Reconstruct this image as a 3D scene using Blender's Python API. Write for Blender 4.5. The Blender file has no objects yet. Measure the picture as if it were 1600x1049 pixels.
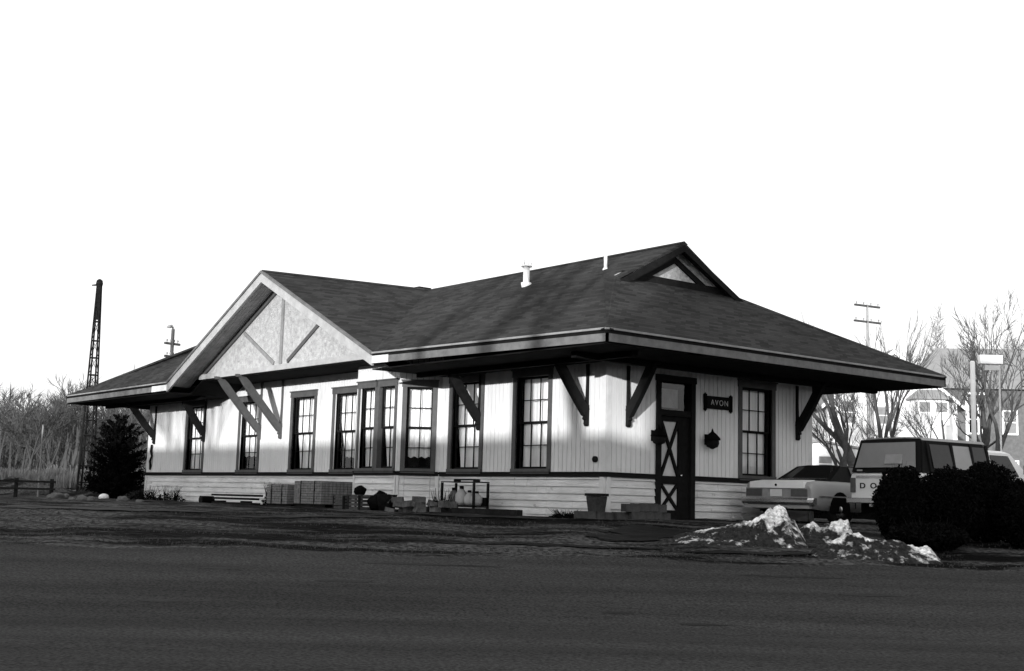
import bpy, bmesh, math, random
from mathutils import Vector, Matrix, noise
R=math.radians
random.seed(7)
S=bpy.context.scene
C=S.collection
# ------------------------------------------------------------ camera
YAW,PITCH,ROLL,FPX=0.892,0.138,0.027,2023.1
CAM=Vector((21.062,-19.647,0.30))
FW=Vector((-math.sin(YAW)*math.cos(PITCH),math.cos(YAW)*math.cos(PITCH),math.sin(PITCH)))
RT=Vector((math.cos(YAW),math.sin(YAW),0)); UP=RT.cross(FW)
r2=math.cos(ROLL)*RT+math.sin(ROLL)*UP; u2=-math.sin(ROLL)*RT+math.cos(ROLL)*UP
cd=bpy.data.cameras.new('camera'); cam=bpy.data.objects.new('camera',cd); C.objects.link(cam)
M=Matrix((r2,u2,-FW)).transposed().to_4x4(); M.translation=CAM; cam.matrix_world=M
cd.sensor_fit='HORIZONTAL'; cd.sensor_width=36; cd.lens=FPX/1600*36
cd.shift_x=-5/1600; cd.shift_y=-21.5/1600; cd.clip_start=.1; cd.clip_end=3000
S.camera=cam
# ------------------------------------------------------------ world, sun, exposure
SUN_AZ=33.0; SUN_EL=6.5       # azimuth measured from -Y towards +X
w=bpy.data.worlds.new("World"); S.world=w; w.use_nodes=True
nt=w.node_tree; bg=nt.nodes['Background']
sky=nt.nodes.new('ShaderNodeTexSky'); sky.sky_type='NISHITA'; sky.sun_disc=False
sky.sun_elevation=R(SUN_EL); sky.sun_rotation=R(180-SUN_AZ); sky.dust_density=4; sky.air_density=1.2; sky.ozone_density=1
bw=nt.nodes.new('ShaderNodeRGBToBW'); nt.links.new(sky.outputs[0],bw.inputs[0])
mx=nt.nodes.new('ShaderNodeMath'); mx.operation='ADD'; mx.inputs[1].default_value=5.0   # even bright overcast veil
nt.links.new(bw.outputs[0],mx.inputs[0]); nt.links.new(mx.outputs[0],bg.inputs['Color'])
bg.inputs['Strength'].default_value=0.12
sl=bpy.data.lights.new('sun','SUN'); sl.energy=3.6; sl.angle=R(.55); sl.color=(1,1,1)
so=bpy.data.objects.new('sun',sl); C.objects.link(so)
sd=Vector((math.sin(R(SUN_AZ))*math.cos(R(SUN_EL)),-math.cos(R(SUN_AZ))*math.cos(R(SUN_EL)),math.sin(R(SUN_EL))))
so.rotation_euler=sd.to_track_quat('Z','Y').to_euler(); so.location=(30,-40,30)
S.view_settings.view_transform='Standard'; S.view_settings.look='None'; S.view_settings.gamma=1
S.view_settings.exposure=0.55
S.cycles.max_bounces=6
# ------------------------------------------------------------ materials (black and white print: neutral greys)
def mat(name,g,rough=.85,var=.25,scale=6,bump=.15,bscale=None,stretch=(1,1,1),spec=.3,metal=0,lo=None,hi=None,detail=6,stretch2=(1,1,1)):
    m=bpy.data.materials.new(name); m.use_nodes=True; n=m.node_tree; b=n.nodes['Principled BSDF']
    tc=n.nodes.new('ShaderNodeTexCoord'); mp=n.nodes.new('ShaderNodeMapping'); mp.inputs['Scale'].default_value=stretch
    n.links.new(tc.outputs['Object'],mp.inputs[0])
    t=n.nodes.new('ShaderNodeTexNoise'); t.inputs['Scale'].default_value=scale; t.inputs['Detail'].default_value=detail; t.inputs['Roughness'].default_value=.65
    n.links.new(mp.outputs[0],t.inputs['Vector'])
    cr=n.nodes.new('ShaderNodeMapRange'); cr.inputs[1].default_value=.3; cr.inputs[2].default_value=.7
    cr.inputs[3].default_value=g*(1-var); cr.inputs[4].default_value=g*(1+var)
    n.links.new(t.outputs['Fac'],cr.inputs[0]); n.links.new(cr.outputs[0],b.inputs['Base Color'])
    if lo is not None:      # worn spots and streaks
        t4=n.nodes.new('ShaderNodeTexNoise'); t4.inputs['Scale'].default_value=hi; t4.inputs['Detail'].default_value=7; t4.inputs['Roughness'].default_value=.7
        mp4=n.nodes.new('ShaderNodeMapping'); mp4.inputs['Scale'].default_value=stretch2; n.links.new(tc.outputs['Object'],mp4.inputs[0]); n.links.new(mp4.outputs[0],t4.inputs['Vector'])
        c4=n.nodes.new('ShaderNodeMapRange'); c4.inputs[1].default_value=.60; c4.inputs[2].default_value=.70; c4.inputs[3].default_value=1; c4.inputs[4].default_value=lo; n.links.new(t4.outputs['Fac'],c4.inputs[0])
        m4=n.nodes.new('ShaderNodeMath'); m4.operation='MULTIPLY'; n.links.new(cr.outputs[0],m4.inputs[0]); n.links.new(c4.outputs[0],m4.inputs[1]); n.links.new(m4.outputs[0],b.inputs['Base Color'])
    b.inputs['Roughness'].default_value=rough; b.inputs['Metallic'].default_value=metal; b.inputs['Specular IOR Level'].default_value=spec
    if bump:
        t2=n.nodes.new('ShaderNodeTexNoise'); t2.inputs['Scale'].default_value=bscale or scale*5; t2.inputs['Detail'].default_value=5
        n.links.new(mp.outputs[0],t2.inputs['Vector'])
        bp=n.nodes.new('ShaderNodeBump'); bp.inputs['Strength'].default_value=bump; bp.inputs['Distance'].default_value=.03
        n.links.new(t2.outputs['Fac'],bp.inputs['Height']); n.links.new(bp.outputs[0],b.inputs['Normal'])
    return m
MT={}
MT['upper']=mat('pale painted boards',.65,.75,.10,1.6,.15,40,(1,1,.25),lo=.72,hi=2.2,stretch2=(1.6,1.6,.35))
MT['lower']=mat('weathered pale clapboard',.6,.8,.24,2.6,.3,30,(.35,.35,2),lo=.45,hi=2.4,stretch2=(1,1,3))
MT['trim']=mat('dark trim paint',.012,.75,.3,6,.15)
MT['belt']=mat('dark belt paint',.012,.7,.2,6,.1)
MT['casing']=mat('window casing paint',.075,.7,.2,6,.15)
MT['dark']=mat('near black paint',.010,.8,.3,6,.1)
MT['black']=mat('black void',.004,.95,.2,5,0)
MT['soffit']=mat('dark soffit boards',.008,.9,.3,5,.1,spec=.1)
MT['fascia']=mat('weathered grey fascia',.12,.8,.3,4,.2)
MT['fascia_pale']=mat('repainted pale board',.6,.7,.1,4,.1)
MT['rake']=mat('pale rake board',.34,.75,.2,3,.2)
MT['corner']=mat('corner board paint',.6,.75,.1,3,.1)
MT['curtain']=mat('curtain cloth',.82,.9,.15,3,0,stretch=(3,3,.3))
MT['white']=mat('white enamel',.78,.5,.05,4,.03)
MT['grey']=mat('mid grey paint',.25,.6,.2,5,.1)
MT['bark']=mat('bare bark',.07,.95,.3,5,.4)
MT['bark_far']=mat('far pale bark',.06,.95,.2,5,0)
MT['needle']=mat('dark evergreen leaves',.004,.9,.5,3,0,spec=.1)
MT['dry']=mat('dry weeds',.14,.9,.4,3,0)
MT['concrete']=mat('rough concrete block',.05,.95,.35,7,.5,40)
MT['post_grey']=mat('grey gable timber',.2,.8,.2,4,.2)
MT['stone']=mat('rubble stone',.09,.95,.5,5,.6,30)
MT['timber']=mat('old dark timber',.016,.95,.4,5,.5,30)
MT['steel']=mat('dark rusty steel',.012,.8,.4,9,.2)
MT['chrome']=mat('dull chrome',.5,.25,.1,4,0,metal=.9)
MT['carpaint']=mat('pale car paint',.27,.4,.06,2,0,spec=.5)
MT['cardark']=mat('dark vinyl roof',.010,.6,.15,6,.05)
MT['truckpaint']=mat('white truck paint',.6,.4,.06,2,0,spec=.5)
MT['caproof']=mat('aluminium cap skin',.2,.45,.1,3,.03,spec=.5)
MT['rubber']=mat('tyre rubber',.02,.9,.2,8,.1)
MT['lens']=mat('tail lamp lens',.07,.3,.2,8,0,spec=.5)
MT['housewhite']=mat('white house siding',.72,.8,.06,2,.1,stretch=(.3,.3,5))
MT['housewin']=mat('far window glass',.2,.3,.3,2,0,spec=.6)
MT['houseroof']=mat('pale shingle roof',.22,.9,.15,2,.2)
MT['brown']=mat('brown house shingles',.12,.9,.25,4,.2)
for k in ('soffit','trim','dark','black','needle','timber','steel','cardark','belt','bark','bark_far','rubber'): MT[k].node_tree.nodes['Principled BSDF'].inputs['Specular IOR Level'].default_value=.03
MT['brick']=mat('warehouse brick',.2,.9,.3,3,.2)
MT['paleroof']=mat('light pole paint',.6,.6,.1,3,.1)
def stucco():
    m=mat('pebble dash stucco',.36,.95,.32,9,1.0,20,detail=8); return m
MT['stucco']=stucco()
def glass():
    m=bpy.data.materials.new('window glass'); m.use_nodes=True; n=m.node_tree
    for x in list(n.nodes): n.nodes.remove(x)
    o=n.nodes.new('ShaderNodeOutputMaterial'); tr=n.nodes.new('ShaderNodeBsdfTransparent'); gl=n.nodes.new('ShaderNodeBsdfGlossy')
    tr.inputs[0].default_value=(.96,.96,.96,1)
    gl.inputs['Roughness'].default_value=.02; fr=n.nodes.new('ShaderNodeFresnel'); fr.inputs[0].default_value=1.6
    t=n.nodes.new('ShaderNodeTexNoise'); t.inputs['Scale'].default_value=1.3
    tc=n.nodes.new('ShaderNodeTexCoord'); n.links.new(tc.outputs['Object'],t.inputs['Vector'])
    bp=n.nodes.new('ShaderNodeBump'); bp.inputs['Strength'].default_value=.12; n.links.new(t.outputs['Fac'],bp.inputs['Height'])
    n.links.new(bp.outputs[0],gl.inputs['Normal'])
    mxx=n.nodes.new('ShaderNodeMixShader'); n.links.new(fr.outputs[0],mxx.inputs[0]); n.links.new(tr.outputs[0],mxx.inputs[1]); n.links.new(gl.outputs[0],mxx.inputs[2])
    n.links.new(mxx.outputs[0],o.inputs[0]); return m
MT['glass']=glass()
def darkglass():
    m=mat('tinted vehicle glass',.02,.2,.2,2,0,spec=.25); return m
MT['carglass']=darkglass()
def ramp_mat(name,lo,hi,scale,p0,p1,stretch=(1,1,1),bump=.5,bscale=8,rough=.9,fine=0,fscale=30,finelo=.6,dist=.04):
    m=bpy.data.materials.new(name); m.use_nodes=True; n=m.node_tree; b=n.nodes['Principled BSDF']; b.inputs['Roughness'].default_value=rough
    b.inputs['Specular IOR Level'].default_value=.05
    tc=n.nodes.new('ShaderNodeTexCoord'); mp=n.nodes.new('ShaderNodeMapping'); mp.inputs['Scale'].default_value=stretch; mr0=n.nodes.new('ShaderNodeMapping'); mr0.inputs['Rotation'].default_value=(0,0,-YAW)
    n.links.new(tc.outputs['Object'],mr0.inputs[0]); n.links.new(mr0.outputs[0],mp.inputs[0])
    t=n.nodes.new('ShaderNodeTexNoise'); t.inputs['Scale'].default_value=scale; t.inputs['Detail'].default_value=8; t.inputs['Roughness'].default_value=.62; n.links.new(mp.outputs[0],t.inputs['Vector'])
    a=n.nodes.new('ShaderNodeMapRange'); a.inputs[1].default_value=p0; a.inputs[2].default_value=p1; a.inputs[3].default_value=lo; a.inputs[4].default_value=hi; n.links.new(t.outputs['Fac'],a.inputs[0])
    t3=n.nodes.new('ShaderNodeTexNoise'); t3.inputs['Scale'].default_value=fscale; t3.inputs['Detail'].default_value=6; n.links.new(tc.outputs['Object'],t3.inputs['Vector'])
    c=n.nodes.new('ShaderNodeMapRange'); c.inputs[1].default_value=.35; c.inputs[2].default_value=.65; c.inputs[3].default_value=finelo; c.inputs[4].default_value=1.0+(1-finelo); n.links.new(t3.outputs['Fac'],c.inputs[0])
    mu=n.nodes.new('ShaderNodeMath'); mu.operation='MULTIPLY'; n.links.new(a.outputs[0],mu.inputs[0]); n.links.new(c.outputs[0],mu.inputs[1]); n.links.new(mu.outputs[0],b.inputs['Base Color'])
    t2=n.nodes.new('ShaderNodeTexNoise'); t2.inputs['Scale'].default_value=bscale; t2.inputs['Detail'].default_value=8; n.links.new(tc.outputs['Object'],t2.inputs['Vector'])
    bp=n.nodes.new('ShaderNodeBump'); bp.inputs['Strength'].default_value=bump; bp.inputs['Distance'].default_value=dist
    n.links.new(t2.outputs['Fac'],bp.inputs['Height']); n.links.new(bp.outputs[0],b.inputs['Normal'])
    return m
MT['dirt']=ramp_mat('packed dirt and cinders',.001,.052,.8,.45,.57,(.28,1.5,1),1.0,7,fscale=11,finelo=.25,dist=.08)
MT['road']=ramp_mat('worn asphalt',.023,.040,.7,.36,.64,(.14,1.3,1),.7,20,fscale=24,finelo=.5,dist=.03)
MT['snow']=ramp_mat('dirty old snow',.025,.70,4.5,.50,.66,(1,1,.8),.9,11,fscale=15,finelo=.6)
_n=MT['snow'].node_tree; _a=_n.nodes.new('ShaderNodeAttribute'); _a.attribute_name='crust'; _ad=_n.nodes.new('ShaderNodeMath'); _ad.operation='MULTIPLY_ADD'; _ad.inputs[1].default_value=.20
_mr=[x for x in _n.nodes if x.type=='MAP_RANGE' and abs(x.inputs[1].default_value-.50)<1e-4][0]; _src=_mr.inputs[0].links[0].from_socket
_n.links.new(_a.outputs['Fac'],_ad.inputs[0]); _n.links.new(_src,_ad.inputs[2]); _n.links.new(_ad.outputs[0],_mr.inputs[0])
MT['puddle']=ramp_mat('wet black mud',.006,.012,2,.3,.7,rough=.6,bump=.2)
def roofmat():
    m=bpy.data.materials.new('asphalt shingles'); m.use_nodes=True; n=m.node_tree; b=n.nodes['Principled BSDF']; b.inputs['Roughness'].default_value=.95; b.inputs['Specular IOR Level'].default_value=.03
    tc=n.nodes.new('ShaderNodeTexCoord'); sp=n.nodes.new('ShaderNodeSeparateXYZ'); n.links.new(tc.outputs['Object'],sp.inputs[0])
    # courses by height, 6.5 cm of rise each
    mu=n.nodes.new('ShaderNodeMath'); mu.operation='MULTIPLY'; mu.inputs[1].default_value=1/.062; n.links.new(sp.outputs['Z'],mu.inputs[0])
    fr=n.nodes.new('ShaderNodeMath'); fr.operation='FRACT'; n.links.new(mu.outputs[0],fr.inputs[0])
    fl=n.nodes.new('ShaderNodeMath'); fl.operation='FLOOR'; n.links.new(mu.outputs[0],fl.inputs[0])
    ad=n.nodes.new('ShaderNodeMath'); ad.operation='ADD'; n.links.new(sp.outputs['X'],ad.inputs[0]); n.links.new(sp.outputs['Y'],ad.inputs[1])
    hf=n.nodes.new('ShaderNodeMath'); hf.operation='MULTIPLY'; hf.inputs[1].default_value=3.3; n.links.new(ad.outputs[0],hf.inputs[0])
    of=n.nodes.new('ShaderNodeMath'); of.operation='MULTIPLY_ADD'; of.inputs[1].default_value=.47; n.links.new(fl.outputs[0],of.inputs[0]); n.links.new(hf.outputs[0],of.inputs[2])
    f2=n.nodes.new('ShaderNodeMath'); f2.operation='FLOOR'; n.links.new(of.outputs[0],f2.inputs[0])
    cb=n.nodes.new('ShaderNodeCombineXYZ'); n.links.new(f2.outputs[0],cb.inputs[0]); n.links.new(fl.outputs[0],cb.inputs[1])
    wn=n.nodes.new('ShaderNodeTexWhiteNoise'); n.links.new(cb.outputs[0],wn.inputs['Vector'])
    a=n.nodes.new('ShaderNodeMapRange'); a.inputs[3].default_value=.68; a.inputs[4].default_value=1.32; n.links.new(wn.outputs['Value'],a.inputs[0])
    t=n.nodes.new('ShaderNodeTexNoise'); t.inputs['Scale'].default_value=.5; t.inputs['Detail'].default_value=6; n.links.new(tc.outputs['Object'],t.inputs['Vector'])
    c=n.nodes.new('ShaderNodeMapRange'); c.inputs[1].default_value=.3; c.inputs[2].default_value=.7; c.inputs[3].default_value=.026; c.inputs[4].default_value=.042; n.links.new(t.outputs['Fac'],c.inputs[0])
    lt=n.nodes.new('ShaderNodeMath'); lt.operation='GREATER_THAN'; lt.inputs[1].default_value=.12; n.links.new(fr.outputs[0],lt.inputs[0])
    e=n.nodes.new('ShaderNodeMapRange'); e.inputs[3].default_value=.55; e.inputs[4].default_value=1; n.links.new(lt.outputs[0],e.inputs[0])
    m1=n.nodes.new('ShaderNodeMath'); m1.operation='MULTIPLY'; n.links.new(a.outputs[0],m1.inputs[0]); n.links.new(c.outputs[0],m1.inputs[1])
    m2=n.nodes.new('ShaderNodeMath'); m2.operation='MULTIPLY'; n.links.new(m1.outputs[0],m2.inputs[0]); n.links.new(e.outputs[0],m2.inputs[1])
    n.links.new(m2.outputs[0],b.inputs['Base Color'])
    bp=n.nodes.new('ShaderNodeBump'); bp.inputs['Strength'].default_value=.35; bp.inputs['Distance'].default_value=.01; bp.invert=True
    n.links.new(fr.outputs[0],bp.inputs['Height']); n.links.new(bp.outputs[0],b.inputs['Normal'])
    return m
MT['roof']=roofmat()
# ------------------------------------------------------------ mesh helpers
class MB:
    def __init__(s): s.v=[]; s.f=[]; s.T=None
    def add(s,vs,fs):
        o=len(s.v); s.v+=[tuple(s.T@Vector(v)) if s.T else tuple(v) for v in vs]; s.f+=[tuple(i+o for i in f) for f in fs]; return s
    def box(s,x0,x1,y0,y1,z0,z1):
        return s.add([(x,y,z) for z in (z0,z1) for y in (y0,y1) for x in (x0,x1)],[(0,2,3,1),(4,5,7,6),(0,1,5,4),(2,6,7,3),(0,4,6,2),(1,3,7,5)])
    def prism(s,pts,vec):     # closed polygon swept by a vector
        n=len(pts); vec=Vector(vec); a=[Vector(p) for p in pts]
        return s.add(a+[p+vec for p in a],[tuple(range(n))[::-1],tuple(range(n,2*n))]+[(i,(i+1)%n,(i+1)%n+n,i+n) for i in range(n)])
    def slab(s,pts,dz):
        return s.prism(pts,(0,0,-dz))
    def tube(s,path,rad,k=8,cap=True):
        path=[Vector(p) for p in path]; rad=rad if hasattr(rad,'__len__') else [rad]*len(path); rings=[]
        up=Vector((0,0,1))
        for i,p in enumerate(path):
            d=(path[min(i+1,len(path)-1)]-path[max(i-1,0)]).normalized()
            a=d.cross(up if abs(d.z)<.9 else Vector((1,0,0))).normalized(); b=d.cross(a)
            rings.append([p+(a*math.cos(2*math.pi*j/k)+b*math.sin(2*math.pi*j/k))*rad[i] for j in range(k)])
        vs=[v for r in rings for v in r]; fs=[]
        for i in range(len(path)-1):
            for j in range(k): fs.append((i*k+j,i*k+(j+1)%k,(i+1)*k+(j+1)%k,(i+1)*k+j))
        if cap: fs+= [tuple(range(k))[::-1],tuple((len(path)-1)*k+j for j in range(k))]
        return s.add(vs,fs)
    def lathe(s,prof,k=16,c=(0,0,0)):
        vs=[];fs=[]
        for (r,z) in prof:
            for j in range(k): vs.append((c[0]+r*math.cos(2*math.pi*j/k),c[1]+r*math.sin(2*math.pi*j/k),c[2]+z))
        for i in range(len(prof)-1):
            for j in range(k): fs.append((i*k+j,i*k+(j+1)%k,(i+1)*k+(j+1)%k,(i+1)*k+j))
        fs+=[tuple(range(k))[::-1],tuple((len(prof)-1)*k+j for j in range(k))]
        return s.add(vs,fs)
    def loft(s,rings,cap=True,close=True):
        k=len(rings[0]); vs=[v for r in rings for v in r]; fs=[]
        for i in range(len(rings)-1):
            for j in range(k if close else k-1): fs.append((i*k+j,i*k+(j+1)%k,(i+1)*k+(j+1)%k,(i+1)*k+j))
        if cap: fs+=[tuple(range(k))[::-1],tuple((len(rings)-1)*k+j for j in range(k))]
        return s.add(vs,fs)
    def build(s,name,m,parent=None,smooth=False,bevel=0,recalc=True):
        me=bpy.data.meshes.new(name); me.from_pydata([tuple(v) for v in s.v],[],s.f)
        if recalc:
            bm=bmesh.new(); bm.from_mesh(me)
            if bevel: bmesh.ops.bevel(bm,geom=bm.edges[:],offset=bevel,segments=2,affect='EDGES',profile=.6)
            bmesh.ops.recalc_face_normals(bm,faces=bm.faces); bm.to_mesh(me); bm.free()
        me.materials.append(MT[m] if isinstance(m,str) else m)
        if smooth:
            me.polygons.foreach_set('use_smooth',[True]*len(me.polygons))
        o=bpy.data.objects.new(name,me); C.objects.link(o)
        if parent: o.parent=parent
        return o
def build_each(b,name,m,parent,**k):
    n=len(b.v); p=list(range(n))
    def find(i):
        while p[i]!=i: p[i]=p[p[i]]; i=p[i]
        return i
    for f in b.f:
        a=find(f[0])
        for i in f[1:]: p[find(i)]=a
    comp={}
    for f in b.f: comp.setdefault(find(f[0]),[]).append(f)
    out=[]
    for fs in comp.values():
        ids=sorted({i for f in fs for i in f}); mp_={i:j for j,i in enumerate(ids)}; c=MB(); c.v=[b.v[i] for i in ids]; c.f=[tuple(mp_[i] for i in f) for f in fs]; out.append(c.build(name,m,parent,**k))
    return out
def tag(o,label=None,cat=None,group=None,kind=None):
    if label:o['label']=label
    if cat:o['category']=cat
    if group:o['group']=group
    if kind:o['kind']=kind
    return o
def empty(name,loc=(0,0,0),rz=0,label=None,cat=None,group=None):
    o=bpy.data.objects.new(name,None); C.objects.link(o); o.location=loc; o.rotation_euler=(0,0,rz); o.empty_display_size=.2
    return tag(o,label,cat,group)
def copy_tree(o,parent=None):
    c=o.copy(); C.objects.link(c)
    if parent: c.parent=parent
    for ch in [x for x in bpy.data.objects if x.parent==o]: copy_tree(ch,c)
    return c
def FR(o,u,n):     # local frame: x along the wall, y outward, z up
    m=Matrix((Vector(u).normalized(),Vector(n).normalized(),Vector((0,0,1)))).transposed().to_4x4(); m.translation=Vector(o); return m
def smooth(a,b,x):
    t=max(0,min(1,(x-a)/(b-a))); return t*t*(3-2*t)
def s_of(x,y): return (x-CAM.x)*-math.sin(YAW)+(y-CAM.y)*math.cos(YAW)
GP=[(-80,-1.5),(12,-1.45),(16.8,-1.28),(22.2,-.64),(26.3,-.13),(28.2,-.02),(33,0),(2000,0)]
def gz(x,y,lump=True):
    s=s_of(x,y)
    for (a,za),(b,zb) in zip(GP,GP[1:]):
        if s<=b: z=za+(zb-za)*(s-a)/(b-a); break
    if lump:
        k=smooth(20.5,23,s)*(1-smooth(60,90,s))
        z+=k*(.055*noise.noise(Vector((x*.5,y*.5,0)))+.03*noise.noise(Vector((x*1.7,y*1.7,3)))+.012*noise.noise(Vector((x*5,y*5,7))))
        if -24.8<x<.3 and -.5<y<7.6: z=min(z,-.02)
    return z
# ------------------------------------------------------------ ground
def axis(rows):
    out=[]
    for a,b,st in rows:
        x=a
        while x<b-1e-6: out.append(x); x+=st
    return out
def sheet(name,m,srows,trows,dz=0,edge=None):
    ss=axis(srows); ts=axis(trows); vs=[]; nS,nT=len(ss),len(ts)
    for i,s in enumerate(ss):
        for t in ts:
            s2=s
            if edge and i>=nS-3: s2=s+edge(t)
            x=CAM.x-math.sin(YAW)*s2+math.cos(YAW)*t; y=CAM.y+math.cos(YAW)*s2+math.sin(YAW)*t
            vs.append((x,y,gz(x,y)+dz))
    fs=[(i*nT+j,i*nT+j+1,(i+1)*nT+j+1,(i+1)*nT+j) for i in range(nS-1) for j in range(nT-1)]
    b=MB(); b.v=vs; b.f=fs; return b.build(name,m,None,True)
tag(sheet('ground','dirt',[(-80,-20,20),(-20,16,4),(16,36,.2),(36,60,.6),(60,120,5),(120,1600,120)],[(-1500,-100,100),(-100,-30,5),(-30,18,.3),(18,100,5),(100,1500,100)]),kind='structure')
def redge(t): return .35*noise.noise(Vector((t*.35,0,0)))+.12*noise.noise(Vector((t*1.3,4,0)))+.05*noise.noise(Vector((t*5,4,2)))
tag(sheet('road','road',[(-14,12,2),(12,20,.5),(20,22.21,.2)],[(-70,-20,2),(-20,16,.25),(16,70,2)],dz=.012,edge=redge),kind='structure')
# ------------------------------------------------------------ the depot
L,W=24.53,7.16
depot=empty('railway_depot',(0,0,0),0,'long low wooden railway depot with dark hipped roof, front gable and pale boarded walls','railway depot')
def cut(a,b,ops):          # horizontal span a..b minus openings -> list of (a,b)
    xs=sorted({a,b,*[x for o in ops for x in (o[0],o[1]) if a<x<b]})
    return list(zip(xs,xs[1:]))
def zspans(a,b,z0,z1,ops):
    sp=[(z0,z1)]; mid=(a+b)/2
    for (u0,u1,w0,w1) in ops:
        if u0<mid<u1:
            n=[]
            for (p,q) in sp:
                if w0>p: n.append((p,min(q,w0)))
                if w1<q: n.append((max(p,w1),q))
            sp=[(p,q) for p,q in n if q-p>.01]
    return sp
rnd=random.Random(3)
up,lo,back,inner=MB(),MB(),MB(),MB()
def wall(fr,len_,ops,ztop,zb=.96,corner=(True,True)):
    for b in (up,lo,back): b.T=fr
    # vertical matched boards
    x=.0; 
    while x<len_-.01:
        x1=min(x+.150,len_)
        for (a,b_) in cut(x,x1,ops):
            for (p,q) in zspans(a,b_,zb+.03,ztop,ops):
                e=.014
                up.box(a+(e if a==x else 0),b_,0,.030+rnd.random()*.002,p,q)
        x+=.150
    # lapped clapboards
    z=-.3
    while z<zb-.03:
        z1=min(z+.162,zb-.03)
        x=0
        while x<len_-.01:
            x1=min(len_,x+rnd.uniform(2.2,4.2))
            if len_-x1<.8:x1=len_
            for (a,b_) in cut(x,x1,ops):
                for (p,q) in zspans(a,b_,z,z1,ops):
                    e=.004; d=rnd.random()*.004
                    lo.add([(a+e,0,p+.004),(b_-e,0,p+.004),(b_-e,.046+d,p+.004),(a+e,.046+d,p+.004),(a+e,.012,q+.006),(b_-e,.012,q+.006),(b_-e,0,q+.006),(a+e,0,q+.006)],
                           [(0,1,2,3),(3,2,5,4),(4,5,6,7),(0,3,4,7),(1,6,5,2)])
            x=x1
        z=z1
    for (a,b_) in cut(0,len_,ops):
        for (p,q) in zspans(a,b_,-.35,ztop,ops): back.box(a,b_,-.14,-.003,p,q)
# windows: (centre u, outer width, z0, z1, columns, curtain drop fraction)
wn=[0]
def window(fr,u0,u1,z0,z1,cols,curt=1.0,lean=0,cw=.13):
    c=MB(); c.T=fr
    i0,i1,j0,j1=u0+cw,u1-cw,z0+.08,z1-.16
    c.box(u0,i0,-.15,.06,z0,z1-.16); c.box(i1,u1,-.15,.06,z0,z1-.16); c.box(u0-.02,u1+.02,-.15,.07,z1-.158,z1); c.box(u0+.01,u1-.01,-.15,.09,z0-.04,z0+.078)
    c.box(u0-.04,u1+.04,0,.10,z1+.002,z1+.035)
    o=c.build('window','casing',depot)
    s=MB(); s.T=fr; zm=(j0+j1)/2; mw=.022
    for (a,b,n0) in ((zm-.02,j1,-.085),(j0,zm+.02,-.125)):
        s.box(i0,i0+.05,n0,n0+.036,a,b); s.box(i1-.05,i1,n0,n0+.036,a,b); s.box(i0+.05,i1-.05,n0,n0+.036,a,a+.05); s.box(i0+.05,i1-.05,n0,n0+.036,b-.05,b)
        for k in range(1,cols):
            x=i0+.05+(i1-i0-.1)*k/cols; s.box(x-mw/2,x+mw/2,n0+.004,n0+.032,a+.05,b-.05)
        zz=(a+b)/2
        for k in range(cols):
            x0=i0+.05+(i1-i0-.1)*k/cols+mw/2*(k>0); x1=i0+.05+(i1-i0-.1)*(k+1)/cols-mw/2*(k<cols-1); s.box(x0,x1,n0+.004,n0+.032,zz-mw/2,zz+mw/2)
    s.build('sash','dark',o)
    g=MB(); g.T=fr
    for (a,b,n0) in ((zm,j1,-.07),(j0,zm,-.11)): g.add([(i0,n0,a),(i1,n0,a),(i1,n0,b),(i0,n0,b)],[(0,1,2,3)])
    g.build('pane','glass',o,recalc=False)
    if curt>0:
        k=MB(); k.T=fr; n=44; vs=[];fs=[]; rows=12
        zb=j1-(j1-j0)*curt; ph=rnd.random()*6
        for r in range(rows+1):
            f=r/rows; z=j1-(j1-zb)*f
            for i in range(n+1):
                q=i/n; x=i0+(i1-i0)*q
                if lean: # curtain gathered aside low down
                    pull=lean*max(0,f-.45)*1.6; x=i0+(i1-i0)*(pull+(1-pull)*q)
                vs.append((x,-.185+.018*math.sin(q*31+ph)+.008*math.sin(q*67+ph*2+f),z+(.02*math.sin(q*23+ph) if r==rows else 0)))
        for r in range(rows):
            for i in range(n): fs.append((r*(n+1)+i,r*(n+1)+i+1,(r+1)*(n+1)+i+1,(r+1)*(n+1)+i))
        k.add(vs,fs); k.build('curtain','curtain',o,True)
    return o
ZW0,ZW1=1.0,3.42
def opn(u0,u1,z0=ZW0,z1=ZW1,cw=.13): return (u0+cw,u1-cw,z0+.03,z1-.1)
# long wall left of the bay: frame origin at x=-L, u=+x, outward -y
fA=FR((-L,0,0),(1,0,0),(0,-1,0))
wl=[(-21.42,-19.9,3,1.0,0),(-17.45,-15.95,3,.8,.0),(-14.05,-12.52,3,1.0,.22),(-11.6,-10.15,3,.84,.3)]
opsA=[opn(a+L,b+L) for a,b,*_ in wl]
wall(fA,L-9.8,opsA,4.0)
for a,b,c_,cu,le in wl: window(fA,a+L,b+L,ZW0,ZW1,c_,cu,le)
# right of the bay
fB=FR((-6.2,0,0),(1,0,0),(0,-1,0))
wr=[(-5.84,-4.40,3,1.0,.16),(-3.24,-1.80,3,1.0,0)]
wall(fB,6.2,[opn(a+6.2,b+6.2) for a,b,*_ in wr],3.7)
for a,b,c_,cu,le in wr: window(fB,a+6.2,b+6.2,ZW0,ZW1,c_,cu,le)
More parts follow.
